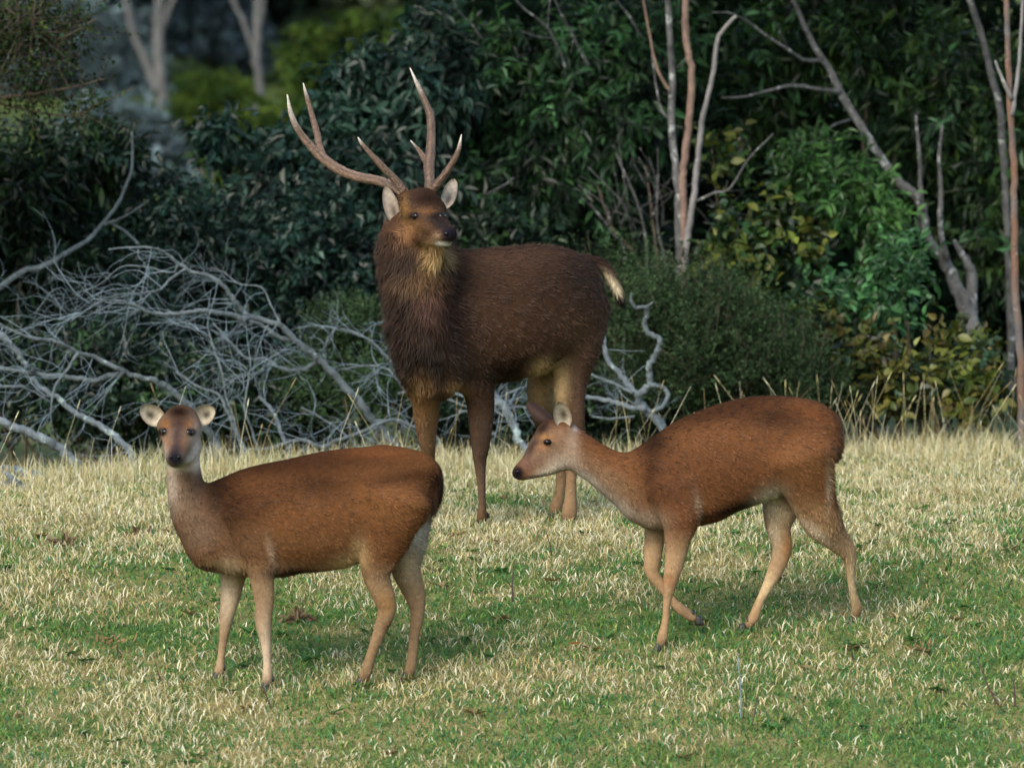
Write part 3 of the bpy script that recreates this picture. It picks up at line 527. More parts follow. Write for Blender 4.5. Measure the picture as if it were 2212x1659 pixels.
bough('thick lichen-crusted dead bough lying low at the end of the tangle', 53, [
    ([(-60, 890), (0, 912), (40, 924), (81, 944), (121, 964), (153, 992), (180, 1016)], 12, 15, 27.6, 27.7, .8, M_DEADL), ([(70, 815), (89, 839), (129, 863), (169, 896), (210, 916), (242, 940), (280, 975)], 7, 12, 28.2, 28.0, 1.0, M_DEADL)], (180, 1016), LP, 10, (.15, .4), M_DEADL)
bough('thin curved dead limbs and upright twigs between the hind head and the stag foreleg', 54, [
    ([(536, 990), (524, 975), (585, 968), (645, 950), (678, 960), (694, 966), (726, 952), (787, 932), (827, 912), (859, 908), (888, 920), (930, 935)], 5, 6, 28.1, 28.4, 1.2),
    ([(379, 803), (428, 835), (472, 853), (492, 892), (516, 948), (540, 995)], 3, 7, 28.2, 28.1, 1.2), ([(448, 702), (460, 746), (480, 807), (488, 855), (504, 900), (520, 960), (532, 990)], 2.5, 5.5, 28.2, 28.1, 1.3),
    ([(540, 800), (536, 827), (528, 883), (544, 928), (557, 975)], 2.5, 4.5, 28, 28.05, 1.0), ([(560, 855), (590, 890), (610, 940), (625, 975)], 5, 7, 28.3, 28.2, .9, M_DEADL), ([(650, 880), (690, 900), (740, 935), (770, 965)], 3, 4, 28.4, 28.4, 1.6)], (540, 995), (-.3, 0, .15), 15, (.15, .45))
bough('pale dead branch arching up behind the stag foreleg', 55, [
    ([(702, 790), (706, 742), (726, 712), (766, 718), (807, 742), (847, 783), (887, 830), (920, 900), (950, 960)], 2, 6, 28.9, 28.7, 1.1), ([(860, 850), (900, 845), (960, 860), (1010, 880)], 4, 3, 28.7, 28.6, 1.5),
    ([(730, 800), (790, 790), (840, 800), (880, 850)], 3, 4, 28.8, 28.7, 1.6)], (950, 960), (-.3, 0, .1), 17, (.15, .42))
bough('lichened dead bough showing between the stag forelegs and hind legs', 56, [
    ([(1060, 850), (1081, 871), (1106, 911), (1120, 946), (1140, 985)], 12, 13, 28.3, 28.2, .8, M_DEADL), ([(990, 890), (1060, 885), (1130, 880), (1190, 900)], 4, 3, 28.5, 28.4, 2.0), ([(1080, 860), (1120, 840), (1170, 830)], 4, 2.5, 28.4, 28.5, 2.), ([(980, 850), (1040, 868), (1090, 900)], 4, 5, 28.5, 28.3, 1.5)], (1140, 985), (.0, 0, .1), 18, (.12, .35))
bough('twisted grey dead bough with an orange-tipped crooked arm to the right of the stag', 57, [
    ([(1303, 728), (1313, 777), (1343, 812), (1373, 852), (1393, 881), (1432, 925), (1450, 965)], 6.5, 16, 28.5, 28.4, .5, M_DEADL),
    ([(1376, 856), (1402, 832), (1402, 797), (1417, 762), (1425, 733), (1398, 718), (1393, 698), (1398, 674), (1392, 664), (1373, 664), (1363, 649), (1364, 634)], 11, 3.6, 28.4, 28.3, .15, M_DEAD), ([(1393, 665), (1402, 660), (1410, 653)], 4, 2.8, 28.3, 28.3, 0),
    ([(1404, 830), (1432, 837), (1442, 857), (1427, 881), (1402, 889)], 7, 6, 28.38, 28.35, .3), ([(1235, 850), (1264, 857), (1318, 866), (1353, 878), (1395, 884)], 5, 9, 28.7, 28.4, .9, M_DEADL), ([(1260, 800), (1290, 815), (1330, 830), (1368, 850)], 3.5, 5.5, 28.6, 28.4, .9), ([(1280, 900), (1320, 905), (1370, 900)], 4, 4, 28.6, 28.4, .9)], (1450, 965), (-.1, 0, .2), 12, (.1, .3))
def log(label, pts, y0, y1, seed):
    rs = np.random.default_rng(seed); w, r = trace(pts, y0, y1, rs, .1, 6); v, q, c = tube(w, r, 12, .14, rs)
    e = thing('mossy_log', w[len(w) // 2], label, 'log'); e.location.z = float(gz(e.location.x, e.location.y)); obj('trunk', v, [q, c], M_DEADL, e)
    k = rs.integers(len(w) // 3, len(w) - 3); d = unit(np.array([rs.normal(), -.5, 1.])); v, q, c = tube(np.array([w[k], w[k] + d * .06, w[k] + d * .1]), np.array([.022, .016, .010]), 7, .1, rs); obj('stub', v, [q, c], M_DEADL, e)
log('pale lichened log lying in the long grass at the end of the boughs', lin([(-80, 1010), (0, 1019), (40, 1020), (81, 1031), (120, 1048)], 15, 11), 27.2, 27.1, 5)
log('short mossy pale stump lying in the grass in front of the lichened log', lin([(-60, 1056), (0, 1056), (40, 1057), (66, 1064)], 20, 12), 26.7, 26.6, 6)

# ---------------------------------------------------------------- far meadow: trunks, olive bushes, wood edge
ft = thing('forked_far_tree', (P(348, 273, 78)[0], 78, float(gz(P(348, 273, 78)[0], 78.))), 'pale forked tree trunk far off in the meadow beside the hanging bough', 'tree', 'pale trunks far in the meadow')
wood('trunk', ft, lin([(352, 330), (350, 273), (348, 200), (344, 130), (342, 63), (344, 0), (348, -200), (340, -420)], 13, 11), M_BARKF, 78, 78, rsw, 12); wood('trunk', ft, lin([(340, 200), (319, 147), (289, 75), (273, 0), (240, -140), (220, -300)], 10, 6), M_BARKF, 78, 78, rsw, 9); wood('branch', ft, lin([(344, 75), (357, 42), (373, 0), (410, -120)], 8, 5), M_BARKF, 78, 78, rsw, 8)
ft2 = thing('forked_far_tree', (P(558, 280, 62)[0], 62, float(gz(P(558, 280, 62)[0], 62.))), 'slim grey trunk forking in a V far behind the stag antlers', 'tree', 'pale trunks far in the meadow')
wood('trunk', ft2, lin([(556, 420), (558, 277), (562, 210), (556, 147), (554, 84), (558, 0), (566, -150), (560, -300)], 9, 10), M_BARKF, 62, 62, rsw, 10); wood('branch', ft2, lin([(556, 130), (541, 92), (524, 42), (503, 0), (470, -100)], 6.5, 5), M_BARKF, 62, 62, rsw, 8); wood('branch', ft2, lin([(556, 80), (566, 30), (573, -20), (600, -140)], 6, 4), M_BARKF, 62, 62, rsw, 8)
def crown_of(e, u, v, y, ru, rv, ry, seed, cols, n=900):
    rs = np.random.default_rng(seed); vv, q, c, _ = foliage(rs, [E(u, v, y, ru, rv, ry)], 30, n, 6, .22, .06, cols, .3, .4); obj('crown', vv, [q], M_LEAFM, e, c, False, 'stuff')
crown_of(ft, 320, -620, 78, 380, 260, 2.5, 61, FHAZE + OL[:1]); crown_of(ft2, 560, -480, 62, 330, 240, 2.2, 62, OL[:2] + FHAZE)
farb = [('olive green bush in the meadow right of the V-forked trunk', 790, 170, 58, 190, 150, 2.), ('olive green bush in the meadow left of the V-forked trunk', 470, 270, 66, 120, 110, 2.), ('bush coloured hazy blue-grey below the pale forked trunk', 250, 330, 60, 140, 110, 1.6), ('wide olive bush filling the meadow under the antlers', 640, 350, 52, 200, 120, 1.5)]
farb.append(('bush coloured hazy blue-grey far off left of the pale forked trunk', 150, 110, 92, 190, 170, 3.))
farb.append(('bush coloured hazy blue-grey far off right of the pale forked trunk', 450, 40, 98, 120, 110, 3.))
for i, (lb, u, v, y, ru, rv, ry) in enumerate(farb):
    shrub('meadow_bush', lb, 'bush', 70 + i, [E(u, v, y, ru, rv, ry), E(u + ru * .5, v + rv * .5, y, ru * .7, rv * .7, ry * .8)], 60, 1500, 7, .13, .032, OL if i in (0, 1, 3) else FHAZE, M_LEAFM, nstem=2, r0=.03, twig=.25)
for i, (u, y, w_, lb) in enumerate(((60, 96, 420, 'tree coloured hazy blue-grey at the far wood edge above the dark left shrub'), (330, 112, 430, 'tree coloured hazy blue-grey at the far wood edge behind the pale forked trunk'), (640, 118, 420, 'dark tree at the far wood edge behind the V-forked trunk'), (900, 100, 380, 'dark tree at the far wood edge above the antler tips'), (-330, 100, 420, 'tree coloured hazy blue-grey at the far wood edge beyond the hanging bough'))):
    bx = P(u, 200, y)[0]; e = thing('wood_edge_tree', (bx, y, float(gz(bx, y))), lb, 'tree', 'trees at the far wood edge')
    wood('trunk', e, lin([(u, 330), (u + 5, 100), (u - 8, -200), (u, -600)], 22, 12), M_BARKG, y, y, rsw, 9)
    rs = np.random.default_rng(90 + i); vv, q, c, _ = foliage(rs, [E(u, -20, y, w_ * .6, 170, 4), E(u + 60, -420, y, w_, 330, 5), E(u - 90, 130, y, w_ * .5, 70, 4)], 70, 2200, 6, .42, .13, FHAZE if i in (0, 1, 4) else [(.04, .06, .045), (.05, .07, .04)], .3, .7); obj('crown', vv, [q], M_LEAFM, e, c, False, 'stuff')

# ---------------------------------------------------------------- small things in the grass
def stick(label, pts, seed, r=2.2, mat=M_STICK, fork=None):
    rs = np.random.default_rng(seed); g = G(*pts[0]); y0 = g[1]; e = thing('dry_stick', g, label, 'stick', 'dry sticks in the grass')
    wood('stalk', e, lin(pts, r, r * .5), mat, y0 + .01, y0 - .03, rs, 6)
    if fork: wood('twig', e, lin(fork, r * .6, r * .3), mat, y0, y0 - .03, rs, 5)
stick('dark upright stick in the grass below the walking hind muzzle', [(1108, 1302), (1107, 1262), (1110, 1212)], 1, 2.4, fork=[(1107, 1270), (1098, 1258), (1092, 1245)])
stick('dark thin stick standing in the grass below the walking hind rear hoof', [(1620, 1580), (1630, 1540), (1636, 1498)], 2, 2.4)
stick('pale grey stalk standing beside the dark thin stick', [(1601, 1560), (1600, 1490), (1594, 1420)], 3, 2.3, M_TWIG)
stick('long dark curved stick leaning in the grass, longest of the sticks', [(2160, 1527), (2132, 1478), (2112, 1418)], 4, 2.6, fork=[(2140, 1492), (2155, 1505), (2168, 1512)])
stick('short dark peg-like stick beside the long curved stick', [(2192, 1530), (2192, 1495), (2189, 1462)], 5, 2.6)
stick('dark stick crossing the fore hoof of the watching hind', [(586, 1534), (578, 1508), (566, 1478)], 6, 2.4)
stick('short dark twig standing left of the watching hind legs', [(352, 1478), (342, 1455), (336, 1430)], 7, 2.)
stick('forked dark twig in the green patch beside the watching hind', [(252, 1424), (254, 1404), (252, 1388)], 8, 2.2, fork=[(253, 1412), (264, 1406), (276, 1408)])
stick('thin dark stalk between the legs of the watching hind', [(545, 1432), (544, 1400), (546, 1372)], 9, 1.6)
stick('short dark stub of stick right of the walking hind', [(1842, 1432), (1840, 1408), (1838, 1386)], 10, 2.2)
stick('dark stick standing near the stag fore hoof', [(1192, 1208), (1188, 1178), (1180, 1150)], 12, 1.8)
def litter(label, u, v, n, rad, seed, cols, name='dead_frond_clump', cat='dead plant', L=.05):
    rs = np.random.default_rng(seed); g = G(u, v); e = thing(name, g, label, cat); p = g + np.stack([rs.normal(0, rad, n), rs.normal(0, rad, n), rs.uniform(0, rad, n)], 1); d = unit(rs.normal(0, 1, (n, 3)) + np.array([0, 0, .6]))
    c = np.repeat(np.array(cols)[rs.integers(0, len(cols), n)], 6, 0); vv, q = leaf_mesh(p, d, unit(rs.normal(0, 1, (n, 3))), L * rs.uniform(.5, 1.2, n), L * .16 * np.ones(n)); obj('fronds', vv, [q], M_LEAFM, e, c, False, 'stuff')
BRN = [(.13, .09, .06), (.09, .06, .04), (.19, .14, .09)]
litter('dark brown dead frond clump lying under the belly of the watching hind', 645, 1345, 46, .03, 1, BRN); litter('brown dead fern clump standing in the pale grass left of the herd', 142, 1180, 34, .02, 2, BRN, L=.06); litter('small brown dead fern clump near the neck of the watching hind', 298, 1160, 18, .012, 3, BRN)
litter('brown withered patch of fronds beside the forked twig', 240, 1395, 20, .035, 4, [(.26, .17, .09), (.2, .13, .07)], L=.035); litter('dry brown tuft of fronds in the grass right of the walking hind', 1990, 1405, 18, .025, 5, [(.26, .17, .09), (.2, .13, .07)], L=.035)
g = G(1240, 1412); z = np.array([[-.018, 0, .0], [-.006, .011, .006], [.009, .009, .010], [.022, 0, .004], [.009, -.009, .012], [-.006, -.011, .009], [0, 0, .003]]) + g + np.array([0, 0, .035])
lf = obj('fallen_leaf', z, [np.array([[0, 5, 6], [5, 4, 6], [4, 3, 6], [3, 2, 6], [2, 1, 6], [1, 0, 6]])], m_plain('orange_leaf', (.55, .15, .03), .6), None, None, False); tag(lf, 'small orange fallen leaf lying on the grass', 'leaf')
# ---------------------------------------------------------------- animals: one implicit body per animal, meshed by surface nets
def surface_nets(f, org, h):
    s = f < 0; nx, ny, nz_ = f.shape
    cs = [(a, b, c) for a in (0, 1) for b in (0, 1) for c in (0, 1)]
    sub = lambda A, c: A[c[0]:nx - 1 + c[0], c[1]:ny - 1 + c[1], c[2]:nz_ - 1 + c[2]]
    cnt = sum(sub(s, c).astype(np.int8) for c in cs)
    I = np.nonzero((cnt > 0) & (cnt < 8)); idx = np.full((nx - 1, ny - 1, nz_ - 1), -1, np.int64); idx[I] = np.arange(len(I[0]))
    acc = np.zeros((len(I[0]), 3)); num = np.zeros(len(I[0]))
    for a in range(8):
        for b in range(a + 1, 8):
            d = [cs[b][k] - cs[a][k] for k in range(3)]
            if sum(abs(q) for q in d) != 1: continue
            va = f[I[0] + cs[a][0], I[1] + cs[a][1], I[2] + cs[a][2]]; vb = f[I[0] + cs[b][0], I[1] + cs[b][1], I[2] + cs[b][2]]
            m = (va < 0) != (vb < 0); t = np.where(m, va / np.where(m, va - vb, 1), 0)
            for k in range(3): acc[:, k] += np.where(m, cs[a][k] + t * d[k], 0)
            num += m
    v = (acc / num[:, None] + np.stack(I, 1)) * h + org
    quads = []
    for ax in range(3):
        o = [(1, 0, 0), (0, 1, 0), (0, 0, 1)][ax]
        A = s[:nx - o[0], :ny - o[1], :nz_ - o[2]]; B = s[o[0]:, o[1]:, o[2]:]
        e = np.nonzero(A != B); b1, b2 = [(1, 2), (2, 0), (0, 1)][ax]
        E = np.stack(e, 1); ok = (E[:, b1] > 0) & (E[:, b2] > 0) & (E[:, b1] < f.shape[b1] - 1) & (E[:, b2] < f.shape[b2] - 1); E = E[ok]
        ins = A[E[:, 0], E[:, 1], E[:, 2]]; g = []
        for (p, q) in ((1, 1), (0, 1), (0, 0), (1, 0)):
            J = E.copy(); J[:, b1] -= p; J[:, b2] -= q; g.append(idx[J[:, 0], J[:, 1], J[:, 2]])
        g = np.stack(g, 1); g[~ins] = g[~ins][:, ::-1]; quads.append(g)
    return v, np.concatenate(quads)
def vnormals(v, q):
    n = np.zeros_like(v); fn = np.cross(v[q[:, 2]] - v[q[:, 0]], v[q[:, 3]] - v[q[:, 1]])
    for k in range(4): np.add.at(n, q[:, k], fn)
    return unit(n)
class Body:
    """chains of (u, v, w, a, b): frame pixel, depth offset in m, half width across the chain (px) and half width along the lateral axis (px)"""
    def __init__(s, D, lat): s.D = D; s.lat = np.array(lat, float); s.ch = []; s.sc = D / F
    def world(s, c): return P(c[:, 0], c[:, 1], s.D + c[:, 2])
    def chain(s, pts, k=.03, n=4, lat=None, op=1): s.ch.append((smooth_path(pts, n), k, np.array(lat, float) if lat is not None else s.lat, op))
    def mesh(s, h=.0068):
        W = [s.world(c) for c, *_ in s.ch]; R = [c[:, 3:5] * s.sc for c, *_ in s.ch]
        lo = np.min([(w - r.max(1)[:, None]).min(0) for w, r in zip(W, R)], 0) - .05; hi = np.max([(w + r.max(1)[:, None]).max(0) for w, r in zip(W, R)], 0) + .05
        sh = np.ceil((hi - lo) / h).astype(int) + 1; f = np.full(sh, 1.0, np.float32)
        ax = [lo[i] + h * np.arange(sh[i]) for i in range(3)]
        for (c, k, lat, op), w, r in zip(s.ch, W, R):
            pad = r.max() + k + 2 * h
            i0 = np.maximum(((w.min(0) - pad - lo) / h).astype(int), 0); i1 = np.minimum(((w.max(0) + pad - lo) / h).astype(int) + 2, sh)
            X, Y, Z = np.meshgrid(*[ax[i][i0[i]:i1[i]] for i in range(3)], indexing='ij'); d = np.full(X.shape, 1.0)
            for j in range(len(w) - 1):
                A, B = w[j], w[j + 1]; L = np.linalg.norm(B - A); t = (B - A) / max(L, 1e-6)
                l = lat - t * lat.dot(t); l /= np.linalg.norm(l); m = np.cross(t, l)
                rm = r[j:j + 2].max() + k + 2 * h
                a0 = np.maximum(((np.minimum(A, B) - rm - lo) / h).astype(int) - i0, 0); a1 = np.minimum(((np.maximum(A, B) + rm - lo) / h).astype(int) + 2 - i0, X.shape)
                sl_ = tuple(slice(a0[q], a1[q]) for q in range(3))
                dx, dy, dz = X[sl_] - A[0], Y[sl_] - A[1], Z[sl_] - A[2]
                al = dx * t[0] + dy * t[1] + dz * t[2]; hh = np.clip(al / L, 0, 1); e = al - hh * L
                ra = r[j, 0] + (r[j + 1, 0] - r[j, 0]) * hh; rb = r[j, 1] + (r[j + 1, 1] - r[j, 1]) * hh; re = np.minimum(ra, rb)
                qa = dx * m[0] + dy * m[1] + dz * m[2]; qb = dx * l[0] + dy * l[1] + dz * l[2]
                k0 = np.sqrt((qa / ra) ** 2 + (qb / rb) ** 2 + (e / re) ** 2); k1 = np.sqrt((qa / ra ** 2) ** 2 + (qb / rb ** 2) ** 2 + (e / re ** 2) ** 2)
                dd = np.where(k0 < .02, -np.minimum(ra, rb), k0 * (k0 - 1) / np.maximum(k1, 1e-6)); d[sl_] = np.minimum(d[sl_], dd)
            S = f[i0[0]:i1[0], i0[1]:i1[1], i0[2]:i1[2]]
            if op < 0:
                hq = np.clip(.5 - .5 * (S + d) / k, 0, 1); S[...] = S + (-d - S) * hq + k * hq * (1 - hq)
            else:
                hq = np.clip(.5 + .5 * (d - S) / k, 0, 1); S[...] = d + (S - d) * hq - k * hq * (1 - hq)
        for _ in range(1):                       # slight blur of the field softens seams
            for a in range(3): f[1:-1, 1:-1, 1:-1] = (f[1:-1, 1:-1, 1:-1] * 2 + np.roll(f, 1, a)[1:-1, 1:-1, 1:-1] + np.roll(f, -1, a)[1:-1, 1:-1, 1:-1]) / 4
        s.v, s.q = surface_nets(f, lo, h); s.n = vnormals(s.v, s.q); s.u, s.w_ = project(s.v); s.dep = s.v[:, 1] - s.D
        return s
    def paint0(s, c): s.c = np.tile(np.array(c, float), (len(s.v), 1))
    def paint(s, u, v, ru, rv, c, a=1., w0=-9, w1=9, rot=0., hard=1.):
        t = math.radians(rot); du, dv = s.u - u, s.w_ - v
        x = du * math.cos(t) + dv * math.sin(t); y = -du * math.sin(t) + dv * math.cos(t)
        m = a * np.exp(-((x / ru) ** 2 + (y / rv) ** 2) ** hard) * ((s.dep > w0) & (s.dep < w1))
        s.c = s.c * (1 - m[:, None]) + np.array(c) * m[:, None]
    def deepen(s, ref, ex, k=1., desat=0.):
        l = s.c @ np.array([.21, .72, .07]); f = np.where(l < ref, (l / ref) ** (ex - 1), 1.)[:, None] * k
        s.c = (s.c * (1 - desat) + l[:, None] * np.array([1.05, 1., .95]) * desat) * f
    def surf(s, u, v, r=5):
        """front surface point and normal under a frame pixel"""
        d = np.hypot(s.u - u, s.w_ - v); k = np.nonzero(d < r)[0]
        if not len(k): k = np.argsort(d)[:6]
        j = k[np.argmin(s.dep[k] + d[k] * .0005)]; return s.v[j].copy(), s.n[j].copy()
    def fur(s, name, parent, count, lenf, flow, lift=.35, width=.0022, seed=1, densf=None, jit=.28, var=.45, clump=.5):
        r = np.random.default_rng(seed); q = s.q
        tri = np.concatenate([q[:, [0, 1, 2]], q[:, [0, 2, 3]]]); cr = np.cross(s.v[tri[:, 1]] - s.v[tri[:, 0]], s.v[tri[:, 2]] - s.v[tri[:, 0]])
        ar = np.linalg.norm(cr, axis=1)
        if densf is not None: ar = ar * densf(s)[tri[:, 0]]
        fi = r.choice(len(tri), count, p=ar / ar.sum()); b = r.random((count, 2)); m = b.sum(1) > 1; b[m] = 1 - b[m]
        bw = np.stack([1 - b.sum(1), b[:, 0], b[:, 1]], 1)[..., None]; T = tri[fi]
        p = (s.v[T] * bw).sum(1); n = unit((s.n[T] * bw).sum(1)); c = (s.c[T] * bw).sum(1); L = (lenf(s)[T] * bw[..., 0]).sum(1) * r.uniform(.6, 1.25, count)
        fl = flow(s)[T[:, 0]]; fl = unit(fl - n * (fl * n).sum(1)[:, None]); j1 = r.normal(0, jit, (count, 3))
        cl = np.stack([vnoise(p, 38.) - .5, vnoise(p + 31., 38.) - .5, vnoise(p + 57., 38.) - .5], 1) * clump      # locks lean together
        d0 = unit(n * lift + fl + j1 * .6 + cl * .6); d1 = unit(n * lift * .35 + fl + j1 + cl + np.array([0, 0, -.25]))
        p0 = p - n * .002; p1 = p0 + d0 * (L * .5)[:, None]; p2 = p1 + d1 * (L * .5)[:, None]
        sd = unit(np.cross(d0, n) + 1e-5) * (width * r.uniform(.7, 1.3, count))[:, None]
        v = np.stack([p0 - sd, p0 + sd, p1 + sd * .8, p1 - sd * .8, p2], 1).reshape(-1, 3)
        k = np.arange(count)[:, None] * 5
        tone = (1 + var * r.normal(0, .6, count))[:, None].clip(.45, 1.7) * (1 + .35 * (vnoise(p, 55.) - .5))[:, None]; cc = c * tone
        col = np.stack([cc * .82, cc * .82, cc, cc, cc * 1.12], 1).reshape(-1, 3)
        return obj(name, v, [k + np.array([[0, 1, 2, 3]]), k + np.array([[3, 2, 4]])], M_FUR, parent, col, True, 'stuff')
def ear(parent, B, T, Wd, half, N, cup, inner, outer, dark, rim, base=.5, pw=.62, name='ear', dkc=.3):
    """cupped ear from base B to tip T; opening faces N; closed two-skin shell"""
    B, T, Wd, N = (np.array(q, float) for q in (B, T, Wd, N)); ax = T - B; L = np.linalg.norm(ax); t = ax / L
    Wd = unit(Wd - t * Wd.dot(t)); N = unit(N - t * N.dot(t) - Wd * N.dot(Wd)); ns, nt_ = 13, 11
    S, Q = np.meshgrid(np.linspace(0, 1, ns), np.linspace(-1, 1, nt_), indexing='ij')
    wid = half * np.maximum(base * (1 - S) ** 2, np.sin(math.pi * np.clip(S, .0, 1) ** .8) ** pw) * np.where(S > .97, .35, 1)
    prof = lambda off: B + t * (S * L)[..., None] + Wd * (Q * wid * (1 - .15 * Q * Q))[..., None] - N * (cup * wid * (1 - Q * Q) * (1 - .4 * S) + off)[..., None]
    vi, vo = prof(np.zeros_like(S)).reshape(-1, 3), prof(np.full_like(S, .005) * (1 - .5 * np.abs(Q))).reshape(-1, 3)
    i = np.arange(ns - 1)[:, None] * nt_; j = np.arange(nt_ - 1)[None]
    f = np.stack([i + j, i + j + 1, i + nt_ + j + 1, i + nt_ + j], -1).reshape(-1, 4); M = ns * nt_
    g = f[:, ::-1] + M; E = []
    for r_ in range(ns - 1):
        a, b = r_ * nt_, (r_ + 1) * nt_; E += [[a, b, b + M, a + M], [b + nt_ - 1, a + nt_ - 1, a + nt_ - 1 + M, b + nt_ - 1 + M]]
    for c_ in range(nt_ - 1):
        a = (ns - 1) * nt_ + c_; E += [[a, a + 1, a + 1 + M, a + M], [c_ + 1, c_, c_ + M, c_ + 1 + M]]
    ed = np.maximum(np.exp(-((1 - np.abs(Q)) / .26) ** 2), np.exp(-((1 - S) / .1) ** 2))[..., None]; dk = (np.exp(-((S - dkc) / .25) ** 2) * np.exp(-((Q - .15) / .42) ** 2))[..., None]
    st = (.5 + .5 * np.sin(S * 30 + Q * 5))[..., None] * .3
    ci = np.array(inner) * (1 - st); ci = ci * (1 - dk * .95) + np.array(dark) * dk * .95; ci = ci * (1 - ed * .85) + np.array(rim) * ed * .85
    col = np.concatenate([ci.reshape(-1, 3), np.tile(np.array(outer), (M, 1))])
    return obj(name, np.concatenate([vi, vo]), [np.concatenate([f, g, np.array(E)])], M_FUR, parent, col)
def eyeball(parent, c, r, n, sx=1., sz=1.):
    v, q, t = tube(np.array([[0, 0, z] for z in np.cos(np.linspace(.05, math.pi - .05, 9))]) * r, np.sin(np.linspace(.05, math.pi - .05, 9)) * r, 14)
    return obj('eye', v * np.array([sx, sx, sz]) + np.array(c), [q, t], M_EYE, parent)
HOOF_AT = []
def hoof(parent, c, fwd, r, h):
    """cloven hoof: two toes side by side"""
    fwd = np.array([fwd[0], fwd[1], 0.]); fwd /= np.linalg.norm(fwd); sd = np.array([-fwd[1], fwd[0], 0]); mb = MB(); c = np.array(c, float)
    for s in (-1, 1):
        o = c + sd * s * r * .48; rows = []
        for z, f0, f1, w in ((0, -.75, 1.45, .46), (.35, -.75, 1.25, .46), (.8, -.65, .8, .40), (1.05, -.5, .55, .3)):
            for a in np.linspace(0, 2 * math.pi, 10, endpoint=False):
                x = (f0 + f1) / 2 + (f1 - f0) / 2 * math.cos(a); y = w * math.sin(a) * (1 - .35 * max(0, math.cos(a)))
                rows.append(o + fwd * x * r + sd * y * r + np.array([0, 0, z * h]))
        v = np.array(rows); i = np.arange(3)[:, None] * 10; j = np.arange(10)[None]; k = (j + 1) % 10
        f = np.stack([i + j, i + k, i + 10 + k, i + 10 + j], -1).reshape(-1, 4)
        v = np.concatenate([v, [v[:10].mean(0)], [v[-10:].mean(0)]]); jj = np.arange(10); kk = (jj + 1) % 10
        mb.add(v, f, np.concatenate([np.stack([kk, jj, np.full(10, 40)], 1), np.stack([30 + jj, 30 + kk, np.full(10, 41)], 1)]))
    for s_ in (-1, 1):
        a_ = c - fwd * r * .9 + sd * s_ * r * .5 + np.array([0, 0, h * 1.35]); mb.tube(np.array([a_ + [0, 0, .012], a_ - fwd * .004, a_ - fwd * .006 - [0, 0, .012]]), [.004, .0075, .003], 6)
    HOOF_AT.append(c)
    return mb.build('hoof', M_HOOF, parent)
def leg(b, pts, foot, w_top, k=.025, wend=None, slim=1.):
    """pts (u,v,a[,b]) from hip to fetlock; foot = pixel of the hoof sole, put on the ground there"""
    g = G(*foot) if wend is None else P(foot[0], foot[1], b.D + wend); w_end = g[1] - b.D; n = len(pts); rows = []
    for i, p in enumerate(pts):
        f = min(1., (i / (n - 1)) ** .8); sl_ = (.84 if p[2] < 13 else .9 if p[2] < 15 else 1.) * (slim if p[2] < 34 else 1.); rows.append((p[0], p[1], w_top + (w_end - w_top) * f, p[2] * sl_, (p[3] if len(p) > 3 else p[2] * .9) * sl_))
    b.chain(rows, k); return g
def zl(v, *kn):
    a = np.array(kn); return np.interp(v, a[:, 0], a[:, 1])

RUF, RUFD, DARK = (.0878, .0382, .0151), (.0360, .0158, .0079), (.0144, .0079, .0050)
PALE, LEGC, GREY, WHITE = (.3024, .2088, .1080), (.1900, .1250, .0720), (.1512, .1080, .0720), (.4032, .3744, .3240)

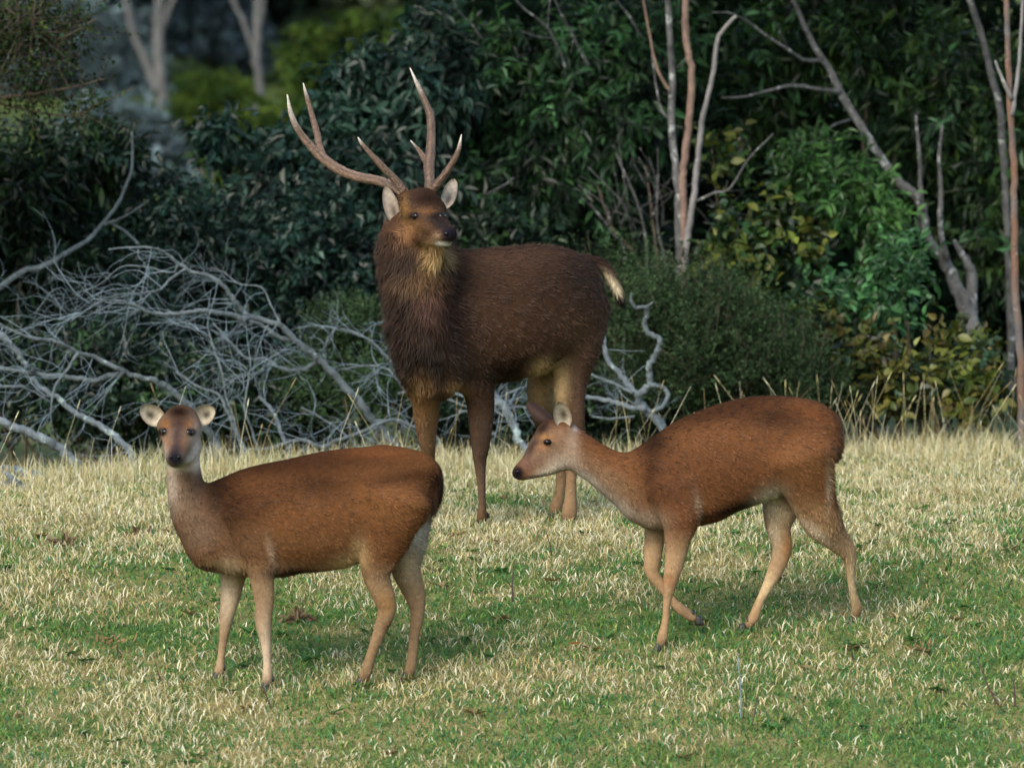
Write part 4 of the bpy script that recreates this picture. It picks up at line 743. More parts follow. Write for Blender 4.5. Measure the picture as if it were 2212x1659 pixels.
# ---- hind standing broadside, looking at the camera
def doe_watching():
    b = Body(22.62, (0, 1, 0))
    b.chain([(492, 1128, 0, 96, 66), (560, 1119, 0, 114, 80), (640, 1114, 0, 125, 90), (720, 1101, 0, 129, 90), (790, 1080, 0, 117, 82), (850, 1066, 0, 99, 76), (888, 1056, 0, 76, 46)], .04)
    b.chain([(395, 950, -.015, 30, 30), (396, 1000, -.012, 36, 33), (402, 1060, 0, 41, 38), (422, 1115, 0, 52, 48), (470, 1160, 0, 76, 62)], .045)
    b.chain([(455, 1180, 0, 42, 46), (520, 1205, 0, 38, 52), (600, 1205, 0, 38, 55)], .05)
    hoofs = []
    hoofs.append(leg(b, [(845, 1078, 84, 40), (828, 1165, 56, 34), (813, 1235, 32, 26), (829, 1288, 25, 19), (836, 1318, 21, 15), (820, 1365, 15, 12.5), (802, 1415, 13.5), (792, 1450, 14.5, 13), (784, 1468, 13)], (780, 1480), -.105, .02))
    hoofs.append(leg(b, [(866, 1090, 74, 40), (872, 1170, 52, 36), (876, 1228, 33, 26), (895, 1280, 25, 18), (902, 1322, 16.5, 14), (895, 1370, 14, 12), (891, 1415, 13.5), (886, 1446, 14.5, 13), (882, 1458, 13)], (878, 1469), .085))
    hoofs.append(leg(b, [(535, 1100, 56, 26), (560, 1178, 44, 28), (563, 1230, 30, 24), (571, 1294, 22, 18), (569, 1345, 18.5, 16), (574, 1385, 14, 13), (577, 1428, 11.5), (578, 1462, 14, 13), (577, 1478, 12)], (576, 1491), -.118, .02))
    hoofs.append(leg(b, [(505, 1150, 50, 26), (508, 1210, 34, 26), (503, 1250, 27, 21), (497, 1292, 22, 18), (489, 1338, 15.5, 15), (482, 1385, 12, 12), (477, 1425, 11.5), (474, 1449, 13.5, 13), (473, 1456, 12)], (471, 1467), .085))
    b.chain([(830, 1015, 0, 52, 56), (880, 1014, 0, 45, 46), (908, 1015, 0, 38, 36), (926, 1022, 0, 28, 26)], .03)
    b.chain([(915, 1012, .0, 22, 22), (937, 1020, .01, 17, 20), (945, 1045, .01, 13, 19), (942, 1075, .01, 13, 18), (933, 1098, .01, 11, 14), (923, 1116, .01, 6, 8)], .012)
    hl = (1, -.1, 0)    # head looks at the camera
    b.chain([(391, 912, -.03, 38, 40), (388, 926, -.075, 40, 44)], .02, lat=hl)
    b.chain([(387, 930, -.08, 36, 42), (384, 952, -.14, 30, 33), (380, 976, -.205, 21, 24), (378, 988, -.232, 18, 21.5)], .02, lat=hl)
    b.chain([(393, 962, -.03, 40, 42), (388, 984, -.11, 24, 31), (381, 999, -.20, 12, 18)], .025, lat=hl)
    b.chain([(366, 909, -.07, 13, 13), (352, 918, -.065, 10, 10)], .03, lat=hl); b.chain([(407, 908, -.07, 13, 13), (419, 917, -.065, 10, 10)], .03, lat=hl)
    b.mesh(.0076)
    b.paint0(RUF)
    low = zl(b.w_, (1205, 0), (1260, 1)); b.c = b.c * (1 - low[:, None]) + np.array(LEGC) * low[:, None]
    b.paint(560, 1005, 150, 30, RUFD, 1.); b.paint(700, 990, 170, 30, RUFD, .8); b.paint(470, 1060, 44, 75, DARK, .95, w1=.12); b.paint(500, 1100, 55, 50, RUFD, .85); b.paint(600, 1060, 90, 40, (.0576, .0245, .0108), .7)
    b.paint(690, 1045, 60, 26, RUFD, .75); b.paint(820, 978, 80, 12, (.1008, .0374, .0137), .6); b.paint(860, 1032, 80, 13, RUFD, .7, rot=-8)
    b.paint(650, 1170, 130, 34, (.1152, .0562, .0238), .75); b.paint(850, 1100, 80, 36, (.1440, .0648, .0259), .8); b.paint(640, 1120, 60, 40, (.1080, .0475, .0187), .5)
    b.paint(660, 1240, 90, 13, (.0130, .0079, .0058), 1.); b.paint(740, 1222, 46, 22, PALE, .85, rot=-25); b.paint(774, 1196, 18, 34, PALE, .8); b.paint(700, 1248, 50, 8, (.2520, .1440, .0504), .7)
    b.paint(425, 1155, 56, 50, (.0972, .0648, .0418), .9); b.paint(402, 1075, 38, 65, (.105, .07, .046), .95); b.paint(370, 1045, 15, 55, (.27, .225, .18), .85, w1=.02); b.paint(490, 1220, 50, 16, (.2016, .1368, .0720), .85)
    b.paint(450, 1226, 26, 9, DARK, .7); b.paint(535, 1180, 50, 40, (.0900, .0490, .0259), .8)
    b.paint(584, 1195, 8, 34, (.3600, .2736, .1944), .38, w1=-.05, rot=-12); b.paint(573, 1410, 20, 70, (.46, .37, .27), .75); b.paint(495, 1290, 22, 60, (.44, .36, .26), .75); b.paint(476, 1430, 16, 40, (.3168, .2304, .1440), .6)
    b.paint(893, 1145, 38, 60, WHITE, .9, w0=-.02); b.paint(880, 1220, 26, 40, (.3960, .3024, .1872), .7, w0=0); b.paint(838, 1300, 22, 26, (.2880, .1512, .0576), .6); b.paint(839, 1352, 12, 12, (.0864, .0432, .0216), .7)
    for u, v in ((783, 1474), (881, 1464), (578, 1484), (473, 1462)): b.paint(u, v, 22, 12, (.0648, .0432, .0288), .7)
    b.paint(950, 1060, 22, 75, DARK, .95, w0=-.08); b.paint(938, 1000, 22, 18, RUF, .7)
    # head markings
    hd = dict(w1=-.02)
    hm = zl(b.w_, (1006, 1), (1030, 0)) * (b.u < 437); b.c = b.c * (1 - hm[:, None]) + np.array((.115, .076, .051)) * hm[:, None]
    b.paint(386, 890, 34, 22, (.0158, .0072, .0043), 1.); b.paint(385, 915, 24, 16, (.0432, .0216, .0158), .85); b.paint(383, 948, 13, 30, (.0324, .0230, .0245), .9)
    b.paint(357, 917, 9, 11, (.1584, .0648, .0158), .7); b.paint(411, 917, 9, 11, (.1584, .0648, .0158), .7)
    b.paint(358, 960, 13, 16, (.1728, .0900, .0468), .8); b.paint(402, 960, 15, 16, (.1656, .0864, .0432), .8)
    b.paint(425, 968, 13, 40, (.4464, .3744, .3240), .9); b.paint(351, 985, 10, 25, (.3960, .3168, .2736), .75); b.paint(418, 996, 18, 16, (.4752, .4176, .3600), .85); b.paint(381, 1009, 30, 9, (.3960, .3600, .2736), .85)
    b.paint(380, 970, 17, 15, (.0288, .0216, .0245), .9)
    for u in (350, 414): b.paint(u, 934, 11.5, 9.5, (.010, .007, .006), .97, hard=2, **hd)
    b.paint(378, 991, 20, 17, (.0130, .0130, .0194), 1., hard=2, **hd); b.paint(378, 1006, 14, 3, (.0144, .0144, .0144), .6, **hd)
    b.deepen(.05, 1.35, .9)
    e = thing('deer', (float(b.v[:, 0].mean()), b.D, float(gz(b.v[:, 0].mean(), b.D))), 'reddish brown hind standing side on with dark hanging tail, facing straight out of the herd', 'deer', 'rusa deer on the grass')
    body = obj('body', b.v, [b.q], M_HIDE, e, b.c)
    def ln(s): return zl(s.w_, (1015, .012), (1060, .02), (1200, .022), (1270, .011), (1490, .008)) * np.where((s.w_ < 1014) & (s.u < 445), .55, 1) * np.where(s.u > 936, 1.9, 1)
    def fl(s):
        leg_ = zl(s.w_, (1200, 0), (1260, 1))[:, None]; nk = ((s.u < 440) & (s.w_ < 1120))[:, None]; hd_ = ((s.u < 440) & (s.w_ < 1012))[:, None]
        f = np.array([1, 0, -.42]) * (1 - leg_) + np.array([.1, 0, -1]) * leg_; f = np.where(nk, np.array([.25, 0, -1.]), f); f = np.where((s.u > 930)[:, None], np.array([-.1, .1, -1.]), f)
        return np.where(hd_, np.array([0, .4, .6]), f)
    b.fur('fur', e, 60000, ln, fl, .24, .0015, 3, lambda s: np.where((s.dep > .1), .5, 1.) * np.where((s.u < 440) & (s.w_ < 1014), 2.2, 1.) * (1 - .97 * np.exp(-(((s.u - 378) / 20) ** 2 + ((s.w_ - 991) / 15) ** 2) ** 2)))
    for u, v in ((349.5, 932), (414, 932)):
        p, n = b.surf(u, v); eyeball(e, p + np.array([0, .004, 0]) - n * .006, .0175, n, 1., .85)
    for u in (369, 387):
        p, n = b.surf(u, 989, 3); v, q, t = tube(np.array([p - [0, .004, 0], p + [0, .01, 0]]), np.array([.0062, .004]), 10); obj('nostril', v, [q, t], M_EYE, e)
    y0 = b.D - .045
    for (bu, bv, tu, tv, s) in ((352, 913, 303, 879, -1), (421, 911, 463, 880, 1)):
        ear(e, P(bu, bv, y0), P(tu, tv, y0 - .004), (.5 * s, 0, -1), 25.5 * b.sc, (s * .12, -1, .1), .8, (.44, .40, .31), (.035, .02, .014), (.012, .009, .007), (.10, .075, .05), .55, .5, dkc=.52)
    for g in hoofs: hoof(e, g - np.array([0, 0, .012]), (-1, -.05), .021, .042)
    return e
# ---- hind walking to the left, head lowered
def doe_walking():
    b = Body(23.15, (0, 1, 0))
    b.chain([(1432, 1038, 0, 92, 62), (1500, 1014, 0, 112, 76), (1570, 990, 0, 117, 84), (1640, 967, 0, 113, 82), (1706, 952, 0, 97, 74), (1756, 945, 0, 78, 66), (1768, 942, 0, 58, 38), (1788, 926, 0, 28, 22)], .04)
    b.chain([(1216, 950, 0, 40, 36), (1252, 978, 0, 43, 34), (1296, 1006, 0, 44, 36), (1342, 1032, 0, 56, 45), (1410, 1050, 0, 84, 62)], .04)
    b.chain([(1385, 1090, 0, 38, 42), (1440, 1105, 0, 42, 48), (1530, 1082, 0, 45, 55)], .05)
    hoofs = []
    hoofs.append(leg(b, [(1728, 985, 78, 38), (1750, 1062, 54, 34), (1778, 1128, 43, 29), (1806, 1163, 29, 20), (1834, 1196, 18.5, 14), (1837, 1240, 12.5), (1843, 1282, 11.5), (1851, 1312, 14, 12), (1846, 1334, 12)], (1842, 1347), -.098, .02))
    hoofs.append(leg(b, [(1715, 1010, 70, 36), (1690, 1085, 46, 32), (1681, 1135, 29, 23), (1690, 1184, 22, 17), (1675, 1232, 18, 14), (1655, 1272, 13.5, 12), (1638, 1306, 12.5), (1629, 1332, 14, 13), (1616, 1350, 12)], (1604, 1364), .09))
    hoofs.append(leg(b, [(1452, 1050, 58, 24), (1470, 1115, 44, 28), (1464, 1160, 30, 23), (1459, 1205, 23, 18), (1449, 1252, 17, 15), (1441, 1300, 11.5), (1437, 1345, 11), (1431, 1376, 13.5, 12.5), (1427, 1393, 12)], (1423, 1406), -.105, .02))
    lifted = P(1508, 1343, b.D + .075)
    b.chain([(1425, 1095, .06, 40, 26), (1416, 1150, .08, 25, 20), (1410, 1205, .08, 20, 17), (1409, 1236, .08, 16, 15), (1430, 1268, .08, 12, 11), (1457, 1303, .078, 10.5, 10), (1474, 1318, .077, 13, 12), (1497, 1334, .076, 11, 11)], .025)
    b.chain([(1798, 908, 0, 15, 14), (1808, 925, 0, 11, 13), (1800, 960, .0, 9, 12), (1790, 994, .0, 5, 7)], .02)
    b.chain([(1210, 938, 0, 36, 33), (1194, 945, 0, 39, 34)], .02)
    b.chain([(1192, 948, 0, 38, 33), (1170, 974, 0, 32, 27), (1146, 1000, 0, 22, 19), (1126, 1016, 0, 17, 16), (1119, 1022, 0, 14, 15)], .015)
    b.chain([(1213, 978, 0, 40, 30), (1184, 1003, 0, 25, 21), (1150, 1022, 0, 12.5, 14), (1131, 1028, 0, 9, 11)], .02)
    b.mesh(.0076)
    b.paint0((.0972, .0418, .0173))
    low = np.maximum(zl(b.w_, (1140, 0), (1200, 1)), zl(b.w_, (1085, 0), (1140, 1)) * (b.u > 1660)); b.c = b.c * (1 - low[:, None]) + np.array((.255, .165, .092)) * low[:, None]
    b.paint(1560, 885, 190, 24, RUFD, .85, rot=-16); b.paint(1670, 900, 90, 30, RUFD, .85); b.paint(1410, 955, 36, 42, (.0180, .0101, .0065), .9); b.paint(1406, 1030, 18, 65, RUFD, .9); b.paint(1450, 1050, 55, 55, (.0684, .0295, .0137), .8); b.paint(1560, 1000, 80, 50, (.0828, .0346, .0144), .6)
    b.paint(1760, 895, 40, 14, (.1080, .0396, .0144), .6, rot=20); b.paint(1745, 1015, 70, 42, (.1440, .0662, .0274), .8)
    b.paint(1590, 1096, 90, 10, (.0158, .0101, .0072), .95, rot=-18); b.paint(1660, 1085, 34, 26, (.4752, .4176, .3168), .9, rot=-40); b.paint(1695, 1108, 22, 20, (.4320, .3456, .2304), .7)
    b.paint(1506, 1090, 7, 30, (.3600, .2808, .2016), .35, w1=-.03, rot=-10)
    b.paint(1310, 1035, 80, 26, (.1440, .0900, .0504), .8, rot=33); b.paint(1325, 1092, 80, 20, (.3168, .2736, .2232), .9, rot=36); b.paint(1398, 1128, 40, 24, (.2376, .1800, .1296), .9); b.paint(1262, 1035, 34, 14, WHITE, .8, rot=35)
    b.paint(1290, 970, 60, 16, (.0936, .0403, .0158), .8, rot=38)
    b.paint(1775, 1110, 70, 26, (.1944, .1116, .0540), .8, rot=35); b.paint(1760, 1150, 50, 12, (.4320, .3600, .2736), .7, rot=38); b.paint(1670, 1150, 18, 40, (.3960, .3240, .2304), .8); b.paint(1700, 1180, 10, 30, (.2376, .1080, .0360), .7)
    b.paint(1655, 1270, 26, 40, (.46, .35, .21), .75); b.paint(1840, 1260, 16, 60, (.48, .37, .23), .75); b.paint(1412, 1180, 26, 50, (.3024, .2088, .1224), .7, w0=.0); b.paint(1446, 1252, 18, 14, (.2160, .1008, .0432), .6)
    for u, v in ((1846, 1338), (1610, 1356), (1427, 1396)): b.paint(u, v, 20, 12, (.0864, .0576, .0360), .6)
    b.paint(1798, 960, 20, 60, (.0432, .0252, .0144), .85, w0=-.06); b.paint(1800, 912, 14, 12, RUF, .6); b.paint(1788, 1050, 6, 50, (.3600, .2880, .2016), .5)
    hm = np.exp(-(((b.u - 1180) / 62) ** 2 + ((b.w_ - 972) / 60) ** 2) ** 3); b.c = b.c * (1 - hm[:, None]) + np.array((.1476, .0900, .0562)) * hm[:, None]
    b.paint(1215, 1003, 34, 24, (.2880, .2304, .1800), .9); b.paint(1180, 1020, 40, 9, (.3744, .3240, .2592), .9, rot=-25); b.paint(1236, 960, 14, 40, (.30, .23, .18), .5); b.paint(1242, 925, 7, 8, (.36, .32, .31), .5)
    b.paint(1172, 924, 26, 15, (.0216, .0115, .0079), 1., rot=-50); b.paint(1150, 964, 11, 44, (.0360, .0238, .0202), .95, rot=30); b.paint(1138, 1000, 14, 16, (.1224, .0648, .0504), .7); b.paint(1180, 945, 16, 8, (.2736, .1368, .0504), .7); b.paint(1172, 966, 12, 8, (.2592, .1224, .0576), .7)
    b.paint(1118, 1022, 14, 15, (.0115, .0108, .0144), 1, hard=2); b.paint(1152, 1029, 22, 2.5, (.0504, .0360, .0216), .8, rot=-8)
    b.paint(1182, 957, 9, 7, (.0216, .0130, .0086), .9); b.paint(1205, 905, 20, 14, (.0360, .0202, .0144), .8)
    b.deepen(.052, 1.35, .88)
    e = thing('deer', (float(b.v[:, 0].mean()), b.D, float(gz(b.v[:, 0].mean(), b.D))), 'small rufous hind walking in profile with lowered head and one foreleg lifted', 'deer', 'rusa deer on the grass')
    obj('body', b.v, [b.q], M_HIDE, e, b.c)
    def ln(s): return zl(s.w_, (860, .02), (1100, .02), (1180, .012), (1400, .008)) * np.where(s.u < 1245, .5, 1) * np.where((s.u > 1790) & (s.w_ > 935), 1.5, 1)
    def fl(s):
        leg_ = np.maximum(zl(s.w_, (1120, 0), (1180, 1)), zl(s.w_, (1050, 0), (1120, 1)) * (s.u > 1650))[:, None]
        return np.array([1, 0, -.5]) * (1 - leg_) + np.array([.1, 0, -1]) * leg_
    b.fur('fur', e, 60000, ln, fl, .22, .0015, 4, lambda s: np.where((s.dep > .1), .5, 1.) * np.where(s.u < 1245, 2., 1.) * (1 - .97 * np.exp(-(((s.u - 1118) / 14) ** 2 + ((s.w_ - 1024) / 15) ** 2) ** 2)))
    for s in (-1, 1):
        p, n = b.surf(1182, 957); p = p if s < 0 else np.array([p[0], 2 * b.D - p[1], p[2]]); eyeball(e, p - np.array([0, s * .005, 0]), .0145, n, 1.15, .8)
    p, n = b.surf(1117, 1018, 3); v, q, t = tube(np.array([p - [.001, .004, 0], p + [.004, .01, 0]]), np.array([.006, .004]), 10); obj('nostril', v, [q, t], M_EYE, e)
    kw = dict(inner=(.36, .32, .25), outer=(.022, .012, .009), dark=(.03, .02, .012), rim=(.10, .075, .055))
    ear(e, P(1222, 926, b.D - .045), P(1207, 868, b.D - .075), (1, 0, .35), 23 * b.sc, (.1, -1, 0), .6, kw['inner'], kw['outer'], kw['dark'], kw['rim'], .6, .5, dkc=.45)
    ear(e, P(1190, 916, b.D + .03), P(1137, 871, b.D + .075), (.5, -.5, -.75), 20 * b.sc, (-.66, -.43, -.58), .5, (.44, .42, .39), kw['outer'], kw['dark'], (.4, .38, .35), .6, .5)
    for g in hoofs: hoof(e, g - np.array([0, 0, .012]), (-1, 0), .019, .04)
    hoof(e, lifted - np.array([.0, 0, .012]), (1, 0), .017, .034)
    return e
# ---- stag, three-quarter view
def stag():
    ang = math.atan2(.5, .62); la = (math.sin(ang), -math.cos(ang), 0)
    b = Body(25.0, la)
    b.chain([(930, 715, -.06, 120, 78), (990, 692, .02, 138, 100), (1070, 683, .12, 146, 112), (1150, 668, .22, 140, 110), (1210, 648, .31, 116, 92), (1246, 640, .36, 90, 62)], .05)
    b.chain([(890, 488, -.05, 40, 44), (882, 528, -.06, 66, 66), (900, 585, -.07, 80, 76), (916, 650, -.08, 84, 80), (930, 730, -.09, 84, 82), (943, 795, -.09, 62, 66), (950, 832, -.09, 34, 40)], .05)
    b.chain([(930, 560, -.02, 55, 50), (985, 600, .03, 60, 55), (1050, 620, .1, 72, 60)], .05)
    hoofs = []
    hoofs.append(leg(b, [(1020, 735, 78, 34), (1024, 800, 56, 36), (1036, 850, 36, 28), (1039, 905, 26, 22), (1038, 962, 18.5, 17), (1037, 1000, 14, 13), (1040, 1045, 11), (1042, 1088, 9.8), (1041, 1112, 12.5, 12), (1041, 1124, 12)], (1041, 1137), -.045, .03, slim=1.14))
    hoofs.append(leg(b, [(895, 760, 56, 34), (908, 815, 44, 32), (920, 858, 31, 26), (921, 900, 26, 22), (922, 945, 19, 17), (927, 985, 14, 13), (927, 1030, 11), (926, 1070, 10), (925, 1092, 12), (924, 1102, 12)], (923, 1113), .05, .03, slim=1.14))
    hoofs.append(leg(b, [(1238, 675, 100, 48), (1242, 745, 70, 42), (1234, 815, 42, 32), (1231, 870, 30, 23), (1238, 925, 24, 18), (1236, 975, 16, 14), (1234, 1030, 12.5, 12), (1233, 1075, 13), (1230, 1106, 15, 14), (1229, 1120, 14)], (1228, 1131), .27, .03, slim=1.2))
    hoofs.append(leg(b, [(1200, 720, 70, 40), (1178, 790, 40, 32), (1168, 850, 27, 23), (1180, 915, 23, 18), (1200, 965, 17, 14), (1212, 1020, 12.5, 12), (1209, 1065, 12.5), (1201, 1094, 14, 13), (1198, 1104, 13)], (1195, 1116), .43, .03, slim=1.2))
    b.chain([(1236, 572, .36, 22, 22), (1270, 566, .40, 16, 17), (1298, 573, .42, 15, 15), (1318, 596, .43, 14, 14), (1334, 630, .43, 13, 13), (1342, 658, .43, 6, 7)], .015)
    hl = unit(np.array([.27, .11, 0])); fx = np.array([.38, -.92, 0])
    b.chain([(908, 440, -.10, 34, 40), (914, 452, -.135, 38, 44)], .02, lat=hl)
    b.chain([(913, 456, -.14, 38, 45), (929, 474, -.22, 34, 36), (946, 491, -.295, 26, 26), (961, 503, -.345, 21, 21.5), (969, 506, -.358, 18, 19.5)], .02, lat=hl)
    b.chain([(902, 492, -.12, 36, 36), (925, 510, -.205, 25, 27), (949, 521, -.30, 14, 18), (962, 525, -.335, 8.5, 14)], .025, lat=hl)
    b.chain([(948, 528, -.27, 12, 13), (943, 543, -.24, 13, 14), (936, 552, -.18, 13, 15)], .03, lat=hl)
    b.chain([(893, 455, -.165, 12, 12), (887, 458, -.15, 10, 10)], .025, lat=hl); b.chain([(945, 448, -.165, 13, 13), (952, 452, -.14, 10, 10)], .025, lat=hl)
    b.chain([(874, 424, -.09, 14, 14), (878, 438, -.1, 18, 18)], .02, lat=hl); b.chain([(934, 420, -.09, 14, 14), (928, 436, -.1, 18, 18)], .02, lat=hl)
    b.mesh(.0080)
    BR, BD, BL = (.0370, .0191, .0106), (.0106, .0063, .0043), (.0627, .0330, .0165)
    b.paint0(BR)
    b.paint(1100, 560, 130, 30, (.0436, .0231, .0132), .8); b.paint(1250, 600, 60, 60, (.0211, .0139, .0106), .8); b.paint(1120, 720, 70, 70, (.0449, .0218, .0112), .6); b.paint(1180, 640, 50, 60, (.0297, .0158, .0092), .6); b.paint(1250, 740, 40, 60, BL, .6); b.paint(1100, 800, 90, 24, BD, .7, rot=-15)
    b.paint(915, 790, 75, 85, BD, 1.); b.paint(880, 650, 50, 90, (.0198, .0106, .0066), .9); b.paint(965, 620, 40, 60, BD, .9); b.paint(1005, 780, 40, 60, (.0330, .0191, .0125), .7); b.paint(975, 700, 26, 70, BD, .7); b.paint(925, 640, 26, 40, (.0726, .0363, .0264), .7); b.paint(905, 590, 50, 24, (.1056, .0561, .0198), .7)
    b.paint(845, 540, 34, 50, (.0495, .0251, .0119), .8)
    b.paint(945, 850, 40, 14, (.0079, .0053, .0040), .8, w1=-.02)
    b.paint(1165, 795, 26, 16, (.3036, .1980, .0792), .9, rot=-40); b.paint(1205, 835, 22, 55, (.3300, .2244, .0990), .9, w0=.15); b.paint(1165, 850, 26, 44, (.2376, .1518, .0660), .9, w0=.25); b.paint(1250, 880, 14, 70, (.1056, .0561, .0330), .7, w0=.1)
    b.paint(985, 842, 26, 16, (.1980, .1122, .0396), .75); b.paint(905, 850, 26, 44, (.1782, .0957, .0363), .8); b.paint(935, 900, 14, 50, (.1980, .1122, .0495), .7, w0=-.05); b.paint(918, 960, 18, 40, (.1452, .0792, .0396), .7)
    low = zl(b.w_, (870, 0), (930, 1)) * (b.u > 980) * (b.u < 1100); b.c = b.c * (1 - low[:, None]) + np.array((.0561, .0330, .0211)) * low[:, None]
    b.paint(1041, 1115, 22, 26, (.1320, .0660, .0264), .7); b.paint(1040, 960, 22, 26, (.0495, .0297, .0198), .7)
    lo2 = zl(b.w_, (930, 0), (985, 1)) * (b.u > 1150); b.c = b.c * (1 - lo2[:, None]) + np.array((.1320, .0779, .0383)) * lo2[:, None]
    b.paint(1227, 1060, 6, 50, (.0660, .0363, .0198), .6)
    b.paint(1322, 610, 9, 26, (.4092, .3432, .2112), .95, rot=-40, w0=.25); b.paint(1330, 628, 7, 22, (.4620, .4092, .2772), .7, rot=-25, w0=.25); b.paint(1343, 652, 17, 17, (.0079, .0066, .0066), .95, w0=.25, hard=2); b.paint(1275, 560, 40, 13, (.0297, .0165, .0119), .8, w0=.25)
    b.paint(920, 880, 30, 50, (.21, .105, .042), .85, w0=-.08); b.paint(930, 940, 22, 60, (.19, .105, .055), .8); b.paint(1041, 1060, 22, 60, (.10, .062, .04), .7); b.paint(1226, 1070, 40, 60, (.19, .118, .06), .8, w0=.0)  # brighter orange on the left foreleg paints in the light on its face
    b.paint(870, 560, 60, 45, (.022, .013, .009), .8); b.paint(900, 610, 40, 18, (.075, .044, .02), .6, w1=.0)
    # head markings
    hm = np.exp(-(((b.u - 922) / 66) ** 2 + ((b.w_ - 478) / 56) ** 2) ** 3) * (b.dep < -.02); b.c = b.c * (1 - hm[:, None]) + np.array((.0436, .0224, .0119)) * hm[:, None]
    b.paint(882, 480, 16, 26, (.1122, .0594, .0198), .7, w1=-.03); b.paint(880, 505, 22, 20, (.1518, .0726, .0297), .7, w1=-.03); b.paint(895, 492, 14, 12, (.1716, .0858, .0330), .7, w1=-.03); b.paint(876, 445, 9, 22, (.1584, .0825, .0198), .8, w1=-.0)
    b.paint(922, 430, 40, 16, (.0185, .0099, .0066), .95); b.paint(941, 470, 17, 20, (.0119, .0086, .0086), .95, w1=-.1); b.paint(925, 456, 22, 7, (.0990, .0429, .0145), .7, w1=-.08); b.paint(956, 485, 14, 13, (.0145, .0119, .0132), .95, w1=-.1)
    b.paint(915, 495, 16, 14, (.0924, .0462, .0231), .7, w1=-.1); b.paint(944, 512, 12, 8, (.2640, .1584, .0990), .85, w1=-.1)
    b.paint(944, 552, 24, 20, (.3696, .2442, .0924), .95, w1=-.05); b.paint(928, 535, 14, 14, (.2244, .1320, .0462), .6, w1=-.1)
    b.paint(963, 527, 19, 5, (.5016, .4884, .4620), 1., w1=-.2, hard=2)
    b.paint(893, 468, 13, 9, (.0092, .0066, .0053), .98, w1=-.08, hard=1.5)
    b.paint(971, 505, 19, 15.5, (.0106, .0106, .0172), 1., w1=-.2, hard=2); b.paint(962, 517, 18, 2.5, (.0132, .0099, .0079), .8, w1=-.2)
    b.deepen(.026, 1.6, 1.05, .12)
    e = thing('deer', (float(b.v[:, 0].mean()), b.D + .2, float(gz(b.v[:, 0].mean(), b.D + .2))), 'tall dark brown antlered stag with shaggy neck standing behind the two hinds', 'deer', 'rusa deer on the grass')
    obj('body', b.v, [b.q], M_HIDE, e, b.c)
    def neck(s): return np.exp(-(((s.u - 895) / 95) ** 2 + ((s.w_ - 650) / 190) ** 2) ** 2) * (s.w_ > 500)
    def face(s): return ((s.w_ < 532) & (s.dep < -.09) & (s.u > 872)) * 1.
    def ln(s):
        L = zl(s.w_, (540, .024), (800, .022), (880, .013), (1130, .009)); L = L + .042 * neck(s); L = np.where(face(s) > 0, .011, L)
        ch = np.exp(-(((s.u - 938) / 24) ** 2 + ((s.w_ - 548) / 14) ** 2)) * (s.dep < -.1); L = L + .022 * ch
        return np.where((s.u > 1270) & (s.dep > .3) & (s.w_ < 700), .026, L)
    def fl(s):
        leg_ = zl(s.w_, (800, 0), (880, 1))[:, None]; nk = neck(s)[:, None]
        f = np.array([.75, .6, -.6]) * (1 - leg_) + np.array([.1, 0, -1.]) * leg_; f = f * (1 - nk) + np.array([-.1, .1, -1.]) * nk
        f = np.where((s.u > 1275)[:, None], np.array([.55, .1, -.85]), f)
        return np.where(face(s)[:, None] > 0, np.array([-.5, .5, .25]), f)
    b.fur('fur', e, 70000, ln, fl, .34, .0017, 5, lambda s: np.where((s.n[:, 1] > .5), .4, 1.) * (1 + neck(s)) * (1 + 2.2 * face(s)) * (1 - .98 * np.exp(-(((s.u - 972) / 18) ** 2 + ((s.w_ - 504) / 15) ** 2) ** 2)), .32, .35, 1.3)
    for u, v in ((892, 467), (957, 461)):
        p, n = b.surf(u, v); eyeball(e, p - n * .007, .0185, n, 1., .82)
    p, n = b.surf(965, 505, 3); v, q, t = tube(np.array([p + n * .003, p - n * .01]), np.array([.0085, .005]), 10); obj('nostril', v, [q, t], M_EYE, e)
    kw = ((.31, .27, .225), (.03, .018, .012), (.045, .034, .027), (.10, .08, .062))
    ear(e, P(857, 484, b.D - .10), P(832, 401, b.D - .085), (1, .1, .2), 20 * b.sc, (-.1, -1, .0), .55, *kw, .3, .6)
    ear(e, P(961, 448, b.D - .09), P(983, 386, b.D - .03), (1, .15, -.35), 19 * b.sc, (.15, -1, -.05), .5, *kw, .5, .5)
    for g in hoofs: hoof(e, g - np.array([0, 0, .012]), (-.5, -.6), .022, .042)
    rs = np.random.default_rng(8)
    def antler(tines):
        mb = MB()
        for pts in tines:
            c = smooth_path([(u, v, w, r) for u, v, w, r in pts], 7); w = P(c[:, 0], c[:, 1], b.D + c[:, 2]); rr = c[:, 3] * b.sc
            f = np.linspace(0, 1, len(c)); rr = rr * (1 + .35 * np.exp(-(f / .035) ** 2)); v, q, t = tube(w, rr, 18, .10, rs)
            k = np.repeat(f, 18)[:, None]; ridge = (np.tile(rs.uniform(.4, 1.6, 18), len(c)) * rs.uniform(.75, 1.3, 18 * len(c)))[:, None]
            tipc = np.clip((k - .80) / .18, 0, 1) ** 1.3; col = np.array((.0990, .0647, .0462)) * ridge * (1 - tipc) + np.array((.5280, .4884, .4356)) * tipc
            if pts[0][3] < 8: col = col * .9
            mb.add(v, q, t, np.concatenate([col, col[:1], col[-1:]]))
        return mb.build('antler', M_ANT, e)
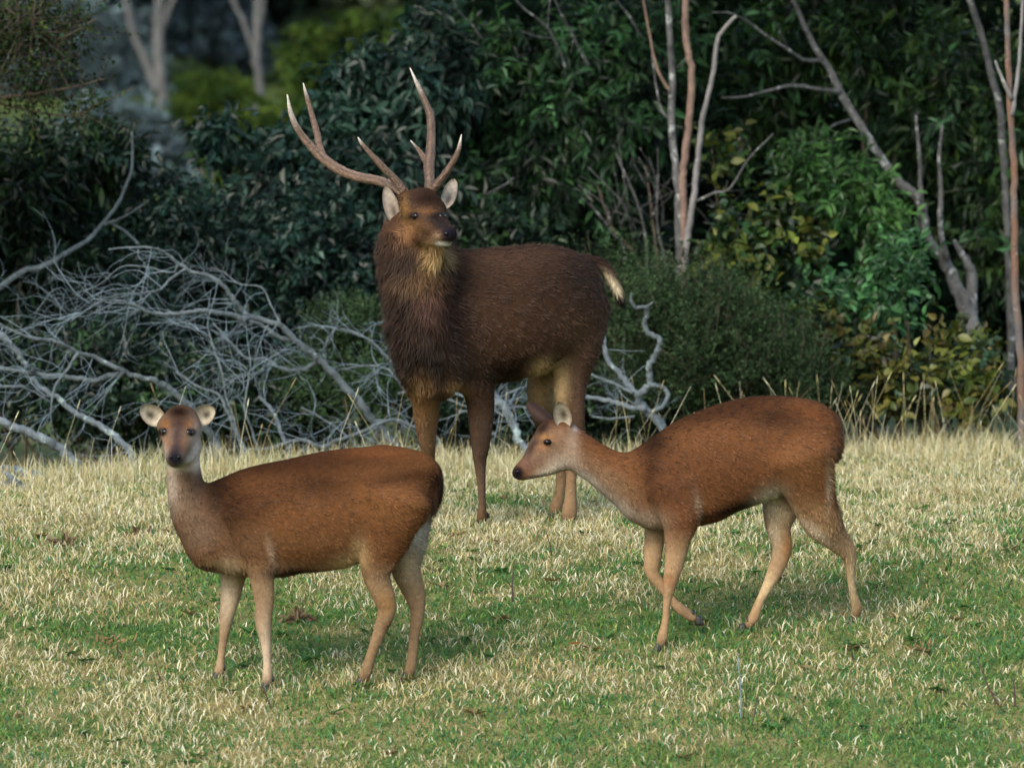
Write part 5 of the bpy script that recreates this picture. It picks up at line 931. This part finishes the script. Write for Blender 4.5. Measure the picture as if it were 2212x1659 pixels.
    antler([[(882, 432, -.09, 13), (868, 413, -.075, 12.5), (848, 402, -.03, 11), (812, 390, .03, 10.5), (767, 381, .08, 10.5), (731, 366, .11, 11), (697, 342, .13, 10.5), (670, 315, .135, 9), (646, 284, .13, 7.5), (629, 247, .12, 5.5), (620.5, 205, .10, 1.2)],
            [(700, 344, .13, 8), (690, 318, .15, 8), (685.5, 293, .17, 7.5), (676, 257, .19, 6.5), (664, 215, .20, 5), (655, 180, .20, 1)],
            [(876, 424, -.085, 10), (866, 406, -.09, 10), (851, 386, -.105, 8.5), (827, 361, -.13, 7.5), (799, 331, -.15, 5.5), (782, 311, -.16, 4), (773, 297, -.16, .9)]])
    antler([[(930, 428, -.09, 13.5), (929.5, 412, -.08, 12.5), (928, 387, -.05, 11), (927, 360, -.02, 11.5), (930, 330, .01, 10.5), (931.5, 288, .05, 9.2), (929.5, 251, .08, 8.5), (917.5, 218, .10, 7), (902, 184, .11, 4.8), (885.5, 147, .11, 1)],
            [(927, 362, -.02, 6), (917, 345, .0, 6.5), (907, 328, .02, 5), (887, 304, .05, .9)],
            [(931, 420, -.085, 10), (938, 406, -.095, 10), (954, 387, -.125, 9), (974.5, 357, -.16, 7.2), (989.5, 327, -.18, 5.5), (997, 291, -.18, .9)]])
    return e
doe_watching(); doe_walking(); stag()
def hoof_tufts():
    rs = np.random.default_rng(404); X = []
    for c in HOOF_AT:
        if c[2] - gz(c[0], c[1]) < .03: X.append(np.stack([c[0] + rs.normal(0, .035, 46), c[1] - .02 + rs.normal(0, .03, 46)], 1))
    X = np.concatenate(X); n = len(X); g = rs.random(n) < .5
    col = np.where(g[:, None], GREEN[rs.integers(0, 5, n)], STRAW[rs.integers(0, 6, n)]) * rs.uniform(.6, 1.2, (n, 1))
    blades('grass_at_hooves', X[:, 0], X[:, 1], rs.uniform(.03, .075, n), np.full(n, .0019), rs.uniform(.2, 1.2, n), col, rs, label='longer grass tufts standing round the deer hooves', cat='grass')
hoof_tufts()
